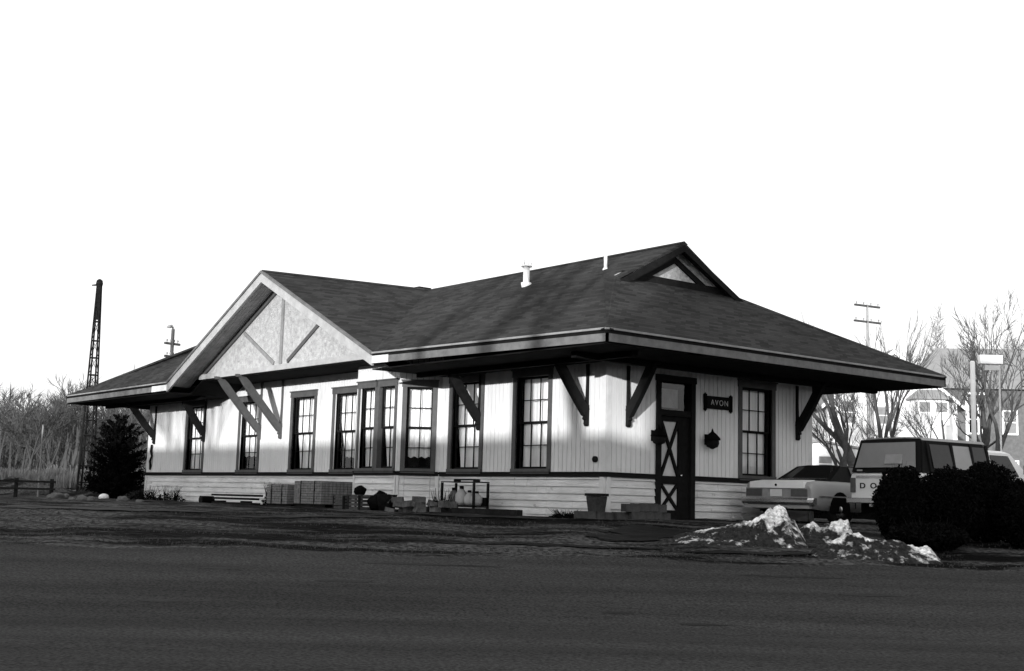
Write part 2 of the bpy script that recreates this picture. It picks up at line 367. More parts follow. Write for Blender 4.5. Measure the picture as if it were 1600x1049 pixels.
# bay
bd=.8
fC=FR((-9.0,-bd,0),(1,0,0),(0,-1,0))
wall(fC,2.0,[opn(.05,1.02,ZW0,3.38,.1),opn(.98,1.95,ZW0,3.38,.1)],4.0)
window(fC,.05,.995,ZW0,3.38,2,1.0,.12,.1); window(fC,1.0,1.945,ZW0,3.38,2,1.0,.3,.1)
sl_=math.hypot(.8,bd)
fD=FR((-7.0,-bd,0),(.8,bd,0),(bd,-.8,0)); wall(fD,sl_,[opn(.08,1.0,ZW0,3.34,.12)],4.0); window(fD,.08,1.0,ZW0,3.34,2,.86,0,.12)
fE=FR((-9.8,0,0),(.8,-bd,0),(-bd,-.8,0)); wall(fE,sl_,[],4.0)
# short wall: origin (0,0), u=+y, outward +x
fS=FR((0,0,0),(0,1,0),(1,0,0))
DY0,DY1=1.53,2.81
wall(fS,W,[(DY0+.1,DY1-.1,-.5,3.2),opn(4.35,5.72)],3.6)
window(fS,4.35,5.72,ZW0,3.38,3,1.0,0)
# rear and far end walls
fN=FR((0,W,0),(-1,0,0),(0,1,0)); wall(fN,L,[],3.6)
fW_=FR((-L,W,0),(0,-1,0),(-1,0,0)); wall(fW_,W,[],3.6)
up.T=lo.T=back.T=None
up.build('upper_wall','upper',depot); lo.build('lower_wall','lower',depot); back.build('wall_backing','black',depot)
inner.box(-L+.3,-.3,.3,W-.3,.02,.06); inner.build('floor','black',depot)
# belt course, corner boards
bc=MB()
def run(fr,l,x0=0,x1=None):
    bc.T=fr; x1=l if x1 is None else x1
    bc.box(x0,x1,.0,.075,.895,.985); bc.box(x0,x1,.0,.095,.9855,1.003)
run(fA,L-9.8,-.07); run(fB,6.2,.06,6.27); run(fC,2.0,.0,2.0); run(fD,sl_,.0,sl_-.05); run(fE,sl_,.05,sl_)
run(fS,W,.001,DY0); run(fS,W,DY1,W+.07); run(fN,L,.1,L-.1); run(fW_,W,.1,W-.1)
bc.T=None; bc.build('belt_course','belt',depot)
cbm=MB()
for fr,l,a,b,zt in ((fA,L-9.8,-.028,.11,3.6),(fB,6.2,6.09,6.228,3.6),(fS,W,.003,.12,3.5),(fS,W,W-.12,W+.028,3.5),(fC,2.0,-.02,.04,3.95),(fC,2.0,1.96,2.02,3.95),(fD,sl_,.0,.06,3.95),(fD,sl_,sl_-.12,sl_-.03,3.9),(fE,sl_,.0,.1,3.95)):
    cbm.T=fr; cbm.box(a,b,0,.034,1.005,zt); cbm.box(a,b,0,.066,-.3,.892)
cbm.T=None; build_each(cbm,'corner_board','corner',depot)
# small meter box near the corner
mb=MB(); mb.T=fB; mb.lathe([(.055,0),(.055,.05),(.03,.07)],14); 
mb=MB(); mb.T=fB@Matrix.Translation((5.93,.022,1.28))@Matrix.Rotation(R(-90),4,'X'); mb.lathe([(.07,0),(.07,.06),(.04,.09)],16); mb.build('outlet_cover','steel',depot,True)
# drain pipe by the far left bracket
dp=MB(); dp.tube([(-24.1,-.08,2.0),(-24.1,-.1,1.75),(-24.06,-.07,1.6),(-24.08,-.12,1.4),(-24.12,-.08,1.25),(-24.16,-.07,1.1)],[.04,.05,.035,.045,.045,.03],8); dp.build('drain_pipe','steel',depot,True)
# door
fd=MB(); fd.T=fS
fd.box(DY0,DY0+.14,-.15,.075,-.05,3.15); fd.box(DY1-.14,DY1,-.15,.075,-.05,3.15); fd.box(DY0-.03,DY1+.03,-.15,.085,3.152,3.3); fd.box(DY0+.14,DY1-.14,-.15,.05,2.36,2.5); fd.box(DY0+.02,DY1-.02,-.1,.16,-.16,-.052)
door=fd.build('door','trim',depot)
lf=MB(); lf.T=fS; y0,y1=DY0+.142,DY0+.90; 
lf.box(y0,y0+.1,-.06,-.01,-.03,2.35); lf.box(y1-.1,y1,-.06,-.01,-.03,2.35)
for a,b in ((-.03,.2),(.80,.98),(2.24,2.35)): lf.box(y0+.1,y1-.1,-.06,-.01,a,b)
lf.box(y1+.004,DY1-.142,-.08,-.012,-.03,2.35)
lf.build('door_leaf','dark',door)
xb=MB(); xb.T=fS; n=0
for a,b in ((.2,.80),(.98,2.24)):
    for (p,q) in (((y0+.1,a),(y1-.1,b)),((y0+.1,b),(y1-.1,a))):
        d=Vector((q[0]-p[0],q[1]-p[1])).normalized(); nn=Vector((-d.y,d.x))*.035; n+=1
        xb.prism([(p[0]+nn.x,-.055,p[1]+nn.y),(q[0]+nn.x,-.055,q[1]+nn.y),(q[0]-nn.x,-.055,q[1]-nn.y),(p[0]-nn.x,-.055,p[1]-nn.y)],(0,.038+.003*n,0))
xb.build('cross_brace','dark',door)
dg=MB(); dg.T=fS
dg.box(y0+.1,y1-.1,-.074,-.060,.2,.80); dg.box(y0+.1,y1-.1,-.074,-.060,.98,2.24); build_each(dg,'screen_panel',mat('pale door panel',.5,.7,.1,4,0),door)
tg=MB(); tg.T=fS; tg.add([(DY0+.14,-.05,2.5),(DY1-.14,-.05,2.5),(DY1-.14,-.05,3.15),(DY0+.14,-.05,3.15)],[(0,1,2,3)]); tg.build('transom_pane','glass',door,recalc=False)
tc_=MB(); tc_.T=fS; tc_.box(DY0+.16,DY0+.86,-.12,-.11,2.56,3.0); tc_.build('transom_blind','grey',door)
kn=MB(); kn.T=fS@Matrix.Translation((y1-.05,-.01,1.0))@Matrix.Rotation(R(-90),4,'X'); kn.lathe([(.012,0),(.012,.03),(.03,.04),(.03,.06),(.01,.07)],12); kn.build('handle','chrome',door,True)
# brackets: profile in (outward d, z), thickness t along the wall
def bracket(fr,u,out,ztop,m,zb=2.04,t=.13):
    b=MB(); b.T=fr@Matrix.Translation((u-t/2,0,0))
    def pr(pts,off=0,tt=t): b.prism([(off,d,z) for d,z in pts],(tt,0,0))
    pr([(.035,2.42),(.10,2.42),(.075,3.0),(.085,ztop),(.035,ztop)],.03,t-.06)      # wall post
    n=8; o1=[];o2=[]
    for i in range(n+1):      # straight heavy brace
        f=i/n; d=.10+(out-.10)*f; z=2.33+(ztop-2.33)*f; bow=.02*math.sin(f*math.pi)
        o1.append((max(.036,d-.075+bow),z+.07)); o2.append((d+.085+bow,z-.07))
    o1[-1]=(o1[-1][0],ztop+.02); o2[-1]=(o2[-1][0]+.03,ztop+.02)
    pr(o1+o2[::-1],0,t)
    # toothed pendant
    pr([(.04,2.50),(.22,2.44),(.23,2.33),(.18,2.31),(.20,2.26),(.14,2.24),(.16,2.18),(.11,2.15),(.12,2.07),(.08,zb-.02),(.04,zb)],.012,t-.024)
    # nosing under the soffit
    pr([(out-.12,ztop-.02),(out+.16,ztop-.02),(out+.20,ztop+.06),(out-.12,ztop+.06)],-.015,t+.03)
    return b.build('bracket',m,depot)
for x,out,zt,m in ((-.56,.95,3.42,'trim'),(-4.54,.98,3.44,'trim'),(-19.9,.85,3.4,'trim'),(-23.96,1.02,3.4,'trim'),(-14.6,1.47,3.84,'casing'),(-15.95,1.5,3.84,'casing')):  # gable pair gets a lighter paint to stand for sunlight on it
    bracket(FR((0,0,0),(1,0,0),(0,-1,0)),x,out,zt,m)
for y in (.62,6.56): bracket(fS,y,.82,3.40,'trim')
for x in (-1,-8,-16,-23.6): bracket(fN,-x,.95,3.42,'trim')
for y in (.6,6.5): bracket(fW_,y,.9,3.42,'trim')
# roof
E1,E2,E3,E4=(2.46,-2.3,3.76),(2.46,9.46,3.74),(-26.96,9.46,3.76),(-26.96,-2.3,3.76)
G1,G2,PK=(-6.06,-2.3,3.88),(-18.1,-2.3,3.80),(-12.1,-2.3,6.68)
R1,R2,J=(-1.07,3.58,6.84),(-23.43,3.58,6.84),(-12.15,3.58,6.86)
H1,H2=(-1.21,1.37,5.67),(-1.21,5.79,5.67); K1,K2=(-23.3,1.37,5.67),(-23.3,5.79,5.67)
rb=MB(); T=.07
for pts in ((E1,H1,G1),(H1,R1,J,G1),(PK,G1,J),(PK,J,G2),(G2,J,K1),(J,R2,K1),(G2,K1,E4),(E2,E3,K2,R2,R1,H2)): rb.slab(pts,T)
rb.slab((E1,E2,(-1.42,5.79+.2,5.775),(-1.42,1.37-.2,5.775)),T)
rb.slab((E4,E3,(-23.09,5.99,5.775),(-23.09,1.17,5.775)),T)
roof=rb.build('roof','roof',depot)
# ridge and hip caps
cap=MB()
def caprun(a,b,wd=.13,h=.03):
    a,b=Vector(a),Vector(b); d=(b-a).normalized(); s=d.cross(Vector((0,0,1))).normalized()*wd
    cap.loft([[p-s-Vector((0,0,.045)),p+Vector((0,0,h)),p+s-Vector((0,0,.045)),p-Vector((0,0,.03))] for p in (a,b)])
for a,b in ((R1,R2),(PK,J),(E1,H1),(E2,H2),(E3,K2),(E4,K1)): caprun(a,b)
cap.build('ridge_cap','roof',roof)
# eave edges: drip edge, dark band painted as the gutter's shadow, fascia board
def eave(pts,nrm,parts,seg):
    pass
fas,gshade,drip,fpale=MB(),MB(),MB(),MB()
def band(mb,a,b,o0,o1,n,z0,z1):
    a,b,n=Vector(a),Vector(b),Vector(n)
    q=[a+n*o0,b+n*o0,b+n*o1,a+n*o1]
    mb.add([p+Vector((0,0,z0)) for p in q]+[p+Vector((0,0,z1)) for p in q],[(3,2,1,0),(4,5,6,7),(0,1,5,4),(1,2,6,5),(2,3,7,6),(3,0,4,7)])
def eaves(a,b,n):
    band(drip,a,b,-.03,.035,n,-.035,.006); band(gshade,a,b,-.06,.004,n,-.105,-.036); band(fas,a,b,-.05,.0,n,-.27,-.106)
lerp=lambda a,b,f: tuple(Vector(a).lerp(Vector(b),f))
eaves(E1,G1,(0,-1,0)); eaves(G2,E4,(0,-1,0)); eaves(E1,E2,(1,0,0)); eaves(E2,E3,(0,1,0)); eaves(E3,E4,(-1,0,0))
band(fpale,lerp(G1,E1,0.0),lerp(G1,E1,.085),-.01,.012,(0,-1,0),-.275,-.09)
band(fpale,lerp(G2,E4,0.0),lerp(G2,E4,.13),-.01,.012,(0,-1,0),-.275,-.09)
fas.build('fascia','fascia',depot); gshade.build('gutter_shade_band','dark',depot); drip.build('drip_edge',mat('worn drip edge',.22,.7,.2,5,0),depot); build_each(fpale,'fascia_patch','fascia_pale',depot)
# rake boards of front gable
rk=MB(); rk2=MB()
for a,b in ((PK,G1),(PK,G2)):
    band(rk,a,b,-.05,.012,(0,-1,0),-.33,-.072); band(rk2,a,b,-.03,.05,(0,-1,0),-.07,.004)
build_each(rk,'rake_board','rake',depot); rk2.build('rake_moulding','fascia',depot)
# rake soffit (painted boards under the overhang of the gable)
rs=MB()
for a,b in ((PK,G1),(PK,G2)):
    a=Vector(a)+Vector((0,0,-.11)); b=Vector(b)+Vector((0,0,-.11))
    for k in range(7):
        y0=-2.25+k*.105
        rs.slab([(a.x,y0,a.z),(b.x,y0,b.z),(b.x,y0+.098,b.z),(a.x,y0+.098,a.z)],.02)
rs.build('rake_soffit',mat('grey soffit boards',.42,.85,.3,3,.1),depot)
# gable front: stucco panel with timber strips
YT=-1.5
def under(x,off=0):
    if x>PK[0]: return PK[2]+(G1[2]-PK[2])*(x-PK[0])/(G1[0]-PK[0])-off
    return PK[2]+(G2[2]-PK[2])*(x-PK[0])/(G2[0]-PK[0])-off
gf=MB(); zb=3.90
xl,xr=-17.6,-6.6
gf.prism([(xl,YT,zb),(xr,YT,zb),(xr,YT,max(zb+.02,under(xr,.1))),(PK[0],YT,under(PK[0],.1)),(xl,YT,max(zb+.02,under(xl,.1)))],(0,.12,0))
gable=gf.build('gable_front','stucco',depot)
def strip(p,q,wd=.11,m='rake',th=.05,nm='timber_strip'):
    d=Vector((q[0]-p[0],q[1]-p[1])).normalized(); nn=Vector((-d.y,d.x))*wd/2; s=MB()
    s.prism([(p[0]+nn.x,YT-th,p[1]+nn.y),(q[0]+nn.x,YT-th,q[1]+nn.y),(q[0]-nn.x,YT-th,q[1]-nn.y),(p[0]-nn.x,YT-th,p[1]-nn.y)],(0,th+.02,0)); return s.build(nm,m,gable)
strip((xl+.25,zb+.06),(xr-.25,zb+.06),.16,'rake',.07,'base_beam')
for a,b in ((PK,G1),(PK,G2)):
    sgn=1 if b is G1 else -1
    strip((PK[0]+.02*sgn,under(PK[0],.22)),(PK[0]+sgn*5.0,under(PK[0]+sgn*5.0,.22)),.16,'casing',.06,'edge_beam')
strip((-12.15,zb+.15),(-12.15,under(-12.15,.35)),.13,'post_grey',.045,'king_post')
strip((-11.75,zb+.2),(-9.85,5.15),.11,'casing',.045,'diagonal_strut')
strip((-12.55,zb+.2),(-14.5,5.15),.11,'post_grey',.045,'diagonal_strut')
# soffit
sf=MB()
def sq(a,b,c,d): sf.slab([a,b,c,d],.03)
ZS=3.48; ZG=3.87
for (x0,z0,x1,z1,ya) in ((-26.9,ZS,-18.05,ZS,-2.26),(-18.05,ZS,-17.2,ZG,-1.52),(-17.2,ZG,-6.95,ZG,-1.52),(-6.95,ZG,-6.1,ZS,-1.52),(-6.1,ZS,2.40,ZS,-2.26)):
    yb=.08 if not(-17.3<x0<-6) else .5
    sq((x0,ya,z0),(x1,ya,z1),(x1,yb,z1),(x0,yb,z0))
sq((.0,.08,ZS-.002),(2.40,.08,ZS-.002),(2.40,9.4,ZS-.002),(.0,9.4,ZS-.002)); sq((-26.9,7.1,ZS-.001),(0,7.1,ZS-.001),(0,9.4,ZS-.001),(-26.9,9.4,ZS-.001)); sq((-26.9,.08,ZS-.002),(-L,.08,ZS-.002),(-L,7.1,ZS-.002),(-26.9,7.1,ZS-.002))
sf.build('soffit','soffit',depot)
# plate beam the brackets carry, and a ceiling
pb=MB()
pb.box(-26.3,-18.2,-1.06,-.90,3.34,3.47); pb.box(-5.9,1.9,-1.06,-.90,3.34,3.47); pb.box(.72,.88,-1.7,8.8,3.33,3.46); pass
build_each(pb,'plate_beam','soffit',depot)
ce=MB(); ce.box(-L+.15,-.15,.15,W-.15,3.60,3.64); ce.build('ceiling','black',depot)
# gablets at both ridge ends
for sg,xp,xf in ((1,-1.07,-1.42),(-1,-23.43,-23.09)):
    g=MB(); zb2=5.72
    yc=3.58; zt=6.84
    def yz(f,off): return None
    g.prism([(xf,1.42,zb2),(xf,5.74,zb2),(xf,yc,zt-.08)],(-.06*sg,0,0))
    gb=g.build('gablet','stucco',depot)
    t=MB()
    for s_ in (-1,1):
        a=Vector((0,yc,zt-.07)); b=Vector((0,yc+s_*2.21,5.60)); d=(b-a).normalized()
        # rake board at the roof edge, and inner frame board on the panel
        for (x0,x1,o0,o1) in ((xp-.02*sg,xp+.012*sg,-.0,-.17),(xf+.002*sg,xf+.05*sg,-.26,-.42)):
            t.prism([(x0,a.y,a.z+o0),(x0,b.y,b.z+o0),(x0,b.y,b.z+o1),(x0,a.y,a.z+o1)],(x1-x0,0,0))
    t.prism([(xf+.06*sg,1.75,zb2+.02),(xf+.06*sg,5.4,zb2+.02),(xf+.06*sg,5.4,zb2+.2),(xf+.06*sg,1.75,zb2+.2)],(-.05*sg,0,0))
    t.build('gablet_trim','trim',gb)
# vent pipes and ridge stub
vp=MB(); bx,by,bz=-5.21,1.886,5.9
vp.lathe([(.085,0),(.085,.58),(.075,.58),(.075,.6)],14,(bx,by,bz)); vp.lathe([(.15,0),(.15,.03),(.10,.05)],14,(bx,by,bz+.60)); vp.lathe([(.12,0),(.14,.14)],14,(bx,by,bz+.03))
for k in range(4): 
    a=k*math.pi/2+.4; vp.box(bx+.13*math.cos(a)-.012,bx+.13*math.cos(a)+.012,by+.13*math.sin(a)-.012,by+.13*math.sin(a)+.012,bz+.65,bz+.76)
vp.build('vent_pipe','white',roof,True)['label']='stout white capped vent pipe'
vp=MB(); vp.lathe([(.045,0),(.045,.42),(.03,.43)],12,(-2.5,2.23,6.08)); vp.lathe([(.1,0),(.06,.1)],12,(-2.5,2.23,6.08)); vp.build('vent_pipe','white',roof,True)['label']='thin plain white vent pipe'
st=MB(); st.loft([[(-13.1,3.3,6.7),(-12.2,3.3,6.7),(-12.2,3.95,6.7),(-13.1,3.95,6.7)],[(-12.9,3.4,6.98),(-12.4,3.4,6.98),(-12.4,3.85,6.98),(-12.9,3.85,6.98)]]); st.build('capped_chimney','dark',roof)
# ------------------------------------------------------------ sign and lanterns on the short wall
sg=empty('station_sign',(.05,3.59,2.765),0,'black name board reading AVON hung on the short wall','station sign')
b=MB(); b.box(0,.035,-.47,.47,-.135,.135); b.build('sign_board','dark',sg,bevel=.004)
b=MB()
for y in (-.45,.45): b.box(-.01,.05,y-.035,y+.035,-.19,.19); b.lathe([(.0,-.23),(.03,-.19),(.03,.19),(.0,.23)],8,(.02,y,0))
b.box(.0,.045,-.47,.47,.136,.15); b.box(.0,.045,-.47,.47,-.15,-.136)
b.build('sign_frame','black',sg)
def text(body,size,m,parent,loc,rot,name,ext=.004,sx=1.0,off=0,space=1.0):
    cu=bpy.data.curves.new('t','FONT'); cu.body=body; cu.size=size; cu.extrude=ext; cu.align_x='CENTER'; cu.align_y='CENTER'; cu.offset=off; cu.space_character=space
    t=bpy.data.objects.new('t',cu); C.objects.link(t); bpy.context.view_layer.update()
    me=bpy.data.meshes.new_from_object(t.evaluated_get(bpy.context.evaluated_depsgraph_get())); bpy.data.objects.remove(t)
    me.materials.clear(); me.materials.append(MT[m]); o=bpy.data.objects.new(name,me); C.objects.link(o); o.parent=parent; o.location=loc; o.rotation_euler=rot; o.scale=(sx,1,1); return o
text('AVON',.19,'fascia_pale',sg,(.040,.03,-.005),(R(90),0,R(90)),'lettering',off=-.003,space=1.25)
ln=empty('wall_lantern',(.03,1.44,1.9),0,'black wall lantern left of the door, beside its frame','lantern','lanterns either side of the door')
b=MB(); b.lathe([(.0,.24),(.02,.2),(.035,.15),(.09,.11),(.19,.0),(.2,-.04),(.15,-.05)],12,(.2,0,0)); b.build('lantern_cap','black',ln,True)
b=MB(); b.lathe([(.15,-.05),(.16,-.12),(.13,-.2),(.08,-.22),(.03,-.25)],8,(.2,0,0)); b.build('lantern_body','dark',ln)
b=MB(); b.box(0,.03,-.06,.06,-.15,.1); b.tube([(.02,0,-.05),(.08,0,-.1),(.12,0,-.14)],.018,6); b.build('lantern_arm','black',ln)
l2=copy_tree(ln); l2.location=(.03,3.22,1.9); l2['label']='black wall lantern right of the door, below the AVON board'
# ------------------------------------------------------------ foliage and trees
def tree_mesh(seed,h,spread=.5,tf=.42,r0=.16,lean=(0,0),depth=5,twig=.014,low=.28):
    rr=random.Random(seed); tb,cb_=MB(),MB()
    def br(p,d,ln,r,dep):
        n=4 if dep>=depth-1 else 3; pts=[p];q=p.copy();dd=d.copy()
        for i in range(n):
            dd=(dd+Vector((rr.gauss(0,.10),rr.gauss(0,.10),rr.gauss(.04,.06)))).normalized(); q=q+dd*ln/n; pts.append(q.copy())
        rad=[max(twig,r*(1-.45*i/n)) for i in range(n+1)]
        if dep<=0: rad=[twig,twig*.8,twig*.6,twig*.3][:n+1]
        (tb if dep>=depth-1 else cb_).tube(pts,rad,7 if dep>=depth-1 else (5 if dep>2 else 3),cap=False)
        if dep<=0: return
        k=3 if dep>=3 else 4
        for i in range(k):
            f=rr.uniform(.35,1.0) if dep<depth else rr.uniform(low+.15,1.0)
            if i==0: f=1
            idx=min(n-1,int(f*n)); pp=pts[idx].lerp(pts[idx+1],f*n-idx) if f<1 else pts[-1]
            ax=dd.orthogonal().normalized(); ax.rotate(Matrix.Rotation(rr.random()*6.28,3,dd)); ang=rr.uniform(.3,.95)*spread*1.6*(.45 if i==0 else 1)
            nd=dd.copy(); nd.rotate(Matrix.Rotation(ang,3,ax)); nd.z+=.12; nd.normalize()
            br(pp,nd,ln*rr.uniform(.55,.8),rad[idx]*rr.uniform(.5,.75),dep-1)
    br(Vector((0,0,-.2)),Vector((lean[0],lean[1],1)).normalized(),h*tf,r0,depth)
    return tb,cb_
def tree(name,label,seed,loc,h,m='bark',group=None,cat='tree',**k):
    e=empty(name,loc,random.random()*6,label,cat,group); tb,cb_=tree_mesh(seed,h,**k)
    tb.build('trunk',m,e,True,recalc=False); cb_.build('crown',m,e,False,recalc=False); return e
def at(px,s,z=0):        # world point at picture column px, s metres ahead
    t=(px-805)/FPX*s; return Vector((CAM.x-math.sin(YAW)*s+math.cos(YAW)*t,CAM.y+math.cos(YAW)*s+math.sin(YAW)*t,z))
# right hand trees in front of the white house
tree('bare_tree','leafless tree with low forked limbs nearest the corner of the depot',11,(-16.0,29.9,0),5.6,spread=.5,r0=.24,lean=(-.1,-.1),low=.15,tf=.5,twig=.010)
tree('bare_tree','thick leafless trunk forking behind the pickup cap',12,(-15.4,30.7,0),6.0,spread=.24,r0=.36,low=.75,tf=.62,depth=4,twig=.012)
tree('bare_tree','slim leafless tree between the thick trunk and the white house',13,(-16.4,32.7,0),5.9,spread=.24,r0=.24,tf=.62,low=.7,depth=4,twig=.012)
tree('bare_tree','thin straight leafless tree standing just left of the bay window',14,(-17.6,36.0,0),6.4,spread=.2,r0=.17,low=.8,tf=.66,depth=4,twig=.010)
tree('bare_tree','tall leafless tree rising at the right edge above the pale box sign',15,(-12.0,34.9,0),9,spread=.46,r0=.3,lean=(.02,0),depth=6,twig=.009)
tree('bare_tree','leafless tree leaning left in front of the brown house roof',16,tuple(at(1478,66)),7.0,depth=5,twig=.009,spread=.55,r0=.22,lean=(-.1,-.1))
tree('bare_tree','leafless tree with drooping limbs past the right edge of the frame',17,tuple(at(1585,58)),8,spread=.6,r0=.25)
tree('bare_tree','twiggy tree showing above the right slope of the depot roof',18,tuple(at(1378,76)),7.0,depth=6,twig=.009,spread=.5,r0=.2)
# far hazy trees, left and behind
far=[]
for i in range(4):
    e=tree('bare_tree','pale leafless tree in the far row left of the depot',30+i,(0,0,0),[10,11,9,12][i],'bark_far','leafless trees in the far row left of the depot',spread=.6,r0=.2,twig=.028,depth=5)
    far.append(e)
k=0
for px in range(-20,150,14):
    s=80+((px*37)%50); o=far[k] if k<4 else copy_tree(far[k%4]); o.location=at(px+((px*13)%5),s,-.2); o.rotation_euler=(0,0,(px*1.7)%6); sc=.52+((px*7)%30)/100*.4+(s-80)*.004; o.scale=(sc*1.2,sc*1.2,sc); k+=1
for px,s,z,sc in ((178,130,0,.8),(200,135,0,.84),(222,130,0,.88),(246,130,0,.95),(270,125,0,1.0),(292,130,0,1.05),(160,120,0,.7)):
    o=copy_tree(far[k%4]); o.location=at(px,s,z); o.rotation_euler=(0,0,px); o.scale=(sc,sc,sc); k+=1
    o['label']='pale leafless treetop showing above the left slope of the depot roof'; o['group']='treetops above the left roof slope'
far2=[]
for i,(px,s,sc) in enumerate(((1425,120,.95),(1450,125,1.05),(1475,118,1.05),(1500,122,1.1),(1530,120,1.1),(1560,125,1.15),(1590,118,1.1),(1300,120,.7),(1280,118,.6))):
    o=copy_tree(far[i%4]); o.location=at(px,s,0); o.rotation_euler=(0,0,i*1.3); o.scale=(sc,sc,sc)
    o['label']='pale leafless tree in the hazy row behind the two houses'; o['group']='leafless trees behind the houses'
def leaves(mb,n,f,size,rr):
    for _ in range(n):
        p,nrm=f(rr); a=Vector((rr.gauss(0,1),rr.gauss(0,1),rr.gauss(0,1))).normalized(); b=a.orthogonal().normalized(); b.rotate(Matrix.Rotation(rr.random()*6.28,3,a)); s=size*rr.uniform(.6,1.3)
        mb.add([p-a*s-b*s*.4,p+a*s*.2-b*s*.6,p+a*s*1.1,p+a*s*.2+b*s*.6],[(0,1,2,3)])
def shrub(name,label,loc,rx,rz,seed,n=7000,size=.035,group=None,m='needle'):
    e=empty(name,loc,0,label,'shrub',group); rr=random.Random(seed); b=MB()
    def f(r):
        while 1:
            v=Vector((r.uniform(-1,1),r.uniform(-1,1),r.uniform(-1,1)))
            if .35<v.length<1: break
        if r.random()<.75: v=v.normalized()*r.uniform(.82,1.0)
        nn=v.normalized(); k=1+.10*noise.noise(nn*2.5+Vector((seed,0,0)))+.05*noise.noise(nn*7)
        return Vector((v.x*rx*k,v.y*rx*k,max(.0,rz+v.z*rz*k))),nn
    leaves(b,n,f,size,rr); b.build('foliage',m,e,recalc=False)
    s=MB(); core=[]; m1=12
    for i in range(m1+1):
        for j in range(2*m1):
            th=math.pi*i/m1; ph=math.pi*j/m1; d=Vector((math.sin(th)*math.cos(ph),math.sin(th)*math.sin(ph),math.cos(th))); q=.80*(1+.10*noise.noise(d*2.5+Vector((seed,0,0)))+.08*noise.noise(d*5)); core.append((d.x*rx*q,d.y*rx*q,max(0,rz+d.z*rz*q)))
    cm=MB(); cm.v=core; cm.f=[(i*2*m1+j,i*2*m1+(j+1)%(2*m1),(i+1)*2*m1+(j+1)%(2*m1),(i+1)*2*m1+j) for i in range(m1) for j in range(2*m1)]; cm.build('inner_foliage','needle',e)
    for k in range(34):      # stray twigs
        d=Vector((rr.gauss(0,1),rr.gauss(0,1),abs(rr.gauss(.3,1)))).normalized(); p0=Vector((d.x*rx*.85,d.y*rx*.85,rz+d.z*rz*.85)); d2=(d+Vector((rr.gauss(0,.3),rr.gauss(0,.3),.5))).normalized(); s.tube([p0,p0+d2*rr.uniform(.12,.26)],[.005,.002],3)
    for k in range(7):
        a=k*.9; s.tube([(.03*math.cos(a),.03*math.sin(a),-.1),(.3*rx*math.cos(a),.3*rx*math.sin(a),rz*.7),(.75*rx*math.cos(a),.75*rx*math.sin(a),rz*1.25)],[.03,.02,.008],5)
    s.build('stems','timber',e); return e
def gat(px,s): p=at(px,s); p.z=gz(p.x,p.y)-.03; return tuple(p)
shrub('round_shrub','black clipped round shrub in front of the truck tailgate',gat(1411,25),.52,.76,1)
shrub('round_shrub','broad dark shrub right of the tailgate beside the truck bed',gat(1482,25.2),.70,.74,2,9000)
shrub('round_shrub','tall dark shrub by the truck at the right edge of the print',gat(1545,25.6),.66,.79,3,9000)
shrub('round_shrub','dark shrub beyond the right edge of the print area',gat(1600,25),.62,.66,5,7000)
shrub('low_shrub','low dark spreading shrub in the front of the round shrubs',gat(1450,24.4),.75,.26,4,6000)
# evergreen at the left end with drooping leader
ev=empty('evergreen_tree',(-25.95,-.55,-.1),0,'black bushy evergreen with a drooping leader at the far left end of the depot','evergreen tree'); rr=random.Random(5); b=MB()
def bough(mb,p0,az,ln,rise,droop,w0,n):
    for i in range(n):
        f=(i/n)**.8; p=Vector(p0)+Vector((math.cos(az),math.sin(az),0))*ln*f+Vector((0,0,rise*f-droop*f*f))
        wd=w0*(1-.6*f)
        for _ in range(3):
            q=p+Vector((rr.gauss(0,wd*.5),rr.gauss(0,wd*.5),rr.gauss(0,wd*.45)))
            a=Vector((rr.gauss(0,1),rr.gauss(0,1),rr.gauss(0,1))).normalized(); c=a.orthogonal().normalized(); s=.06
            mb.add([q-a*s,q+c*s*.35,q+a*s,q-c*s*.35],[(0,1,2,3)])
for lv in range(26):
    f=lv/25; z=.12+2.35*f; rad=1.12*(1-max(0,f-.5)*.95)
    for k in range(int(15-9*f)):
        bough(b,(0,0,z),rr.random()*6.28,rad*rr.uniform(.72,1.15),.35*rad+.1+.35*f,.12,.17-.06*f,int(34-8*f))
for k in range(5): bough(b,(0,0,2.35),k*1.256+.4,.5,.55,.1,.09,26)
for k in range(6): bough(b,(0,0,2.95),k*1.05+.3,.3,.16,-.12,.05,16)
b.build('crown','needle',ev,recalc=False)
b=MB(); b.tube([(0,0,-.1),(.02,0,1.5),(.0,.0,2.9),(0,0,3.3)],[.09,.06,.03,.015],8); b.build('trunk','timber',ev)
# ------------------------------------------------------------ lattice mast
ma=empty('lattice_mast',(-37.9,2.83,-.1),YAW,'tall dark tapering lattice mast rising behind the left eave','mast')
b=MB(); H=9.9; lean=-.002
def mp(i,z): 
    f=z/H; wd=(.29*(1-f)+.08*f); return Vector((lean*z+(-1,1,1,-1)[i]*wd,(-1,-1,1,1)[i]*wd,z))
for i in range(4): b.tube([mp(i,z) for z in (0,3,6,H)],[.05,.045,.04,.035],6)
b.build('legs','steel',ma)
b=MB(); zs=[0,.75,1.5,2.2,2.9,3.6,4.3,5.0,5.7,6.5,7.3,8.2,9.1,9.85]
for z0,z1 in zip(zs,zs[1:]):
    for i in range(4):
        j=(i+1)%4; b.tube([mp(i,z1),mp(j,z1)],.028,4)
        b.tube([mp(i,z0),mp(j,z1)] if (i+int(z0*3))%2 else [mp(j,z0),mp(i,z1)],.013,4)
b.build('lattice','steel',ma)
b=MB(); c_=Vector((lean*H,0,H)); b.lathe([(.13,-.05),(.17,.1),(.14,.25),(.05,.32)],10,tuple(c_)); b.tube([c_+Vector((0,0,.05)),c_+Vector((-.35,0,.02))],[.06,.03],6); b.tube([c_+Vector((-.02,0,-1.6)),c_],[.1,.1],8); b.build('mast_head','steel',ma)
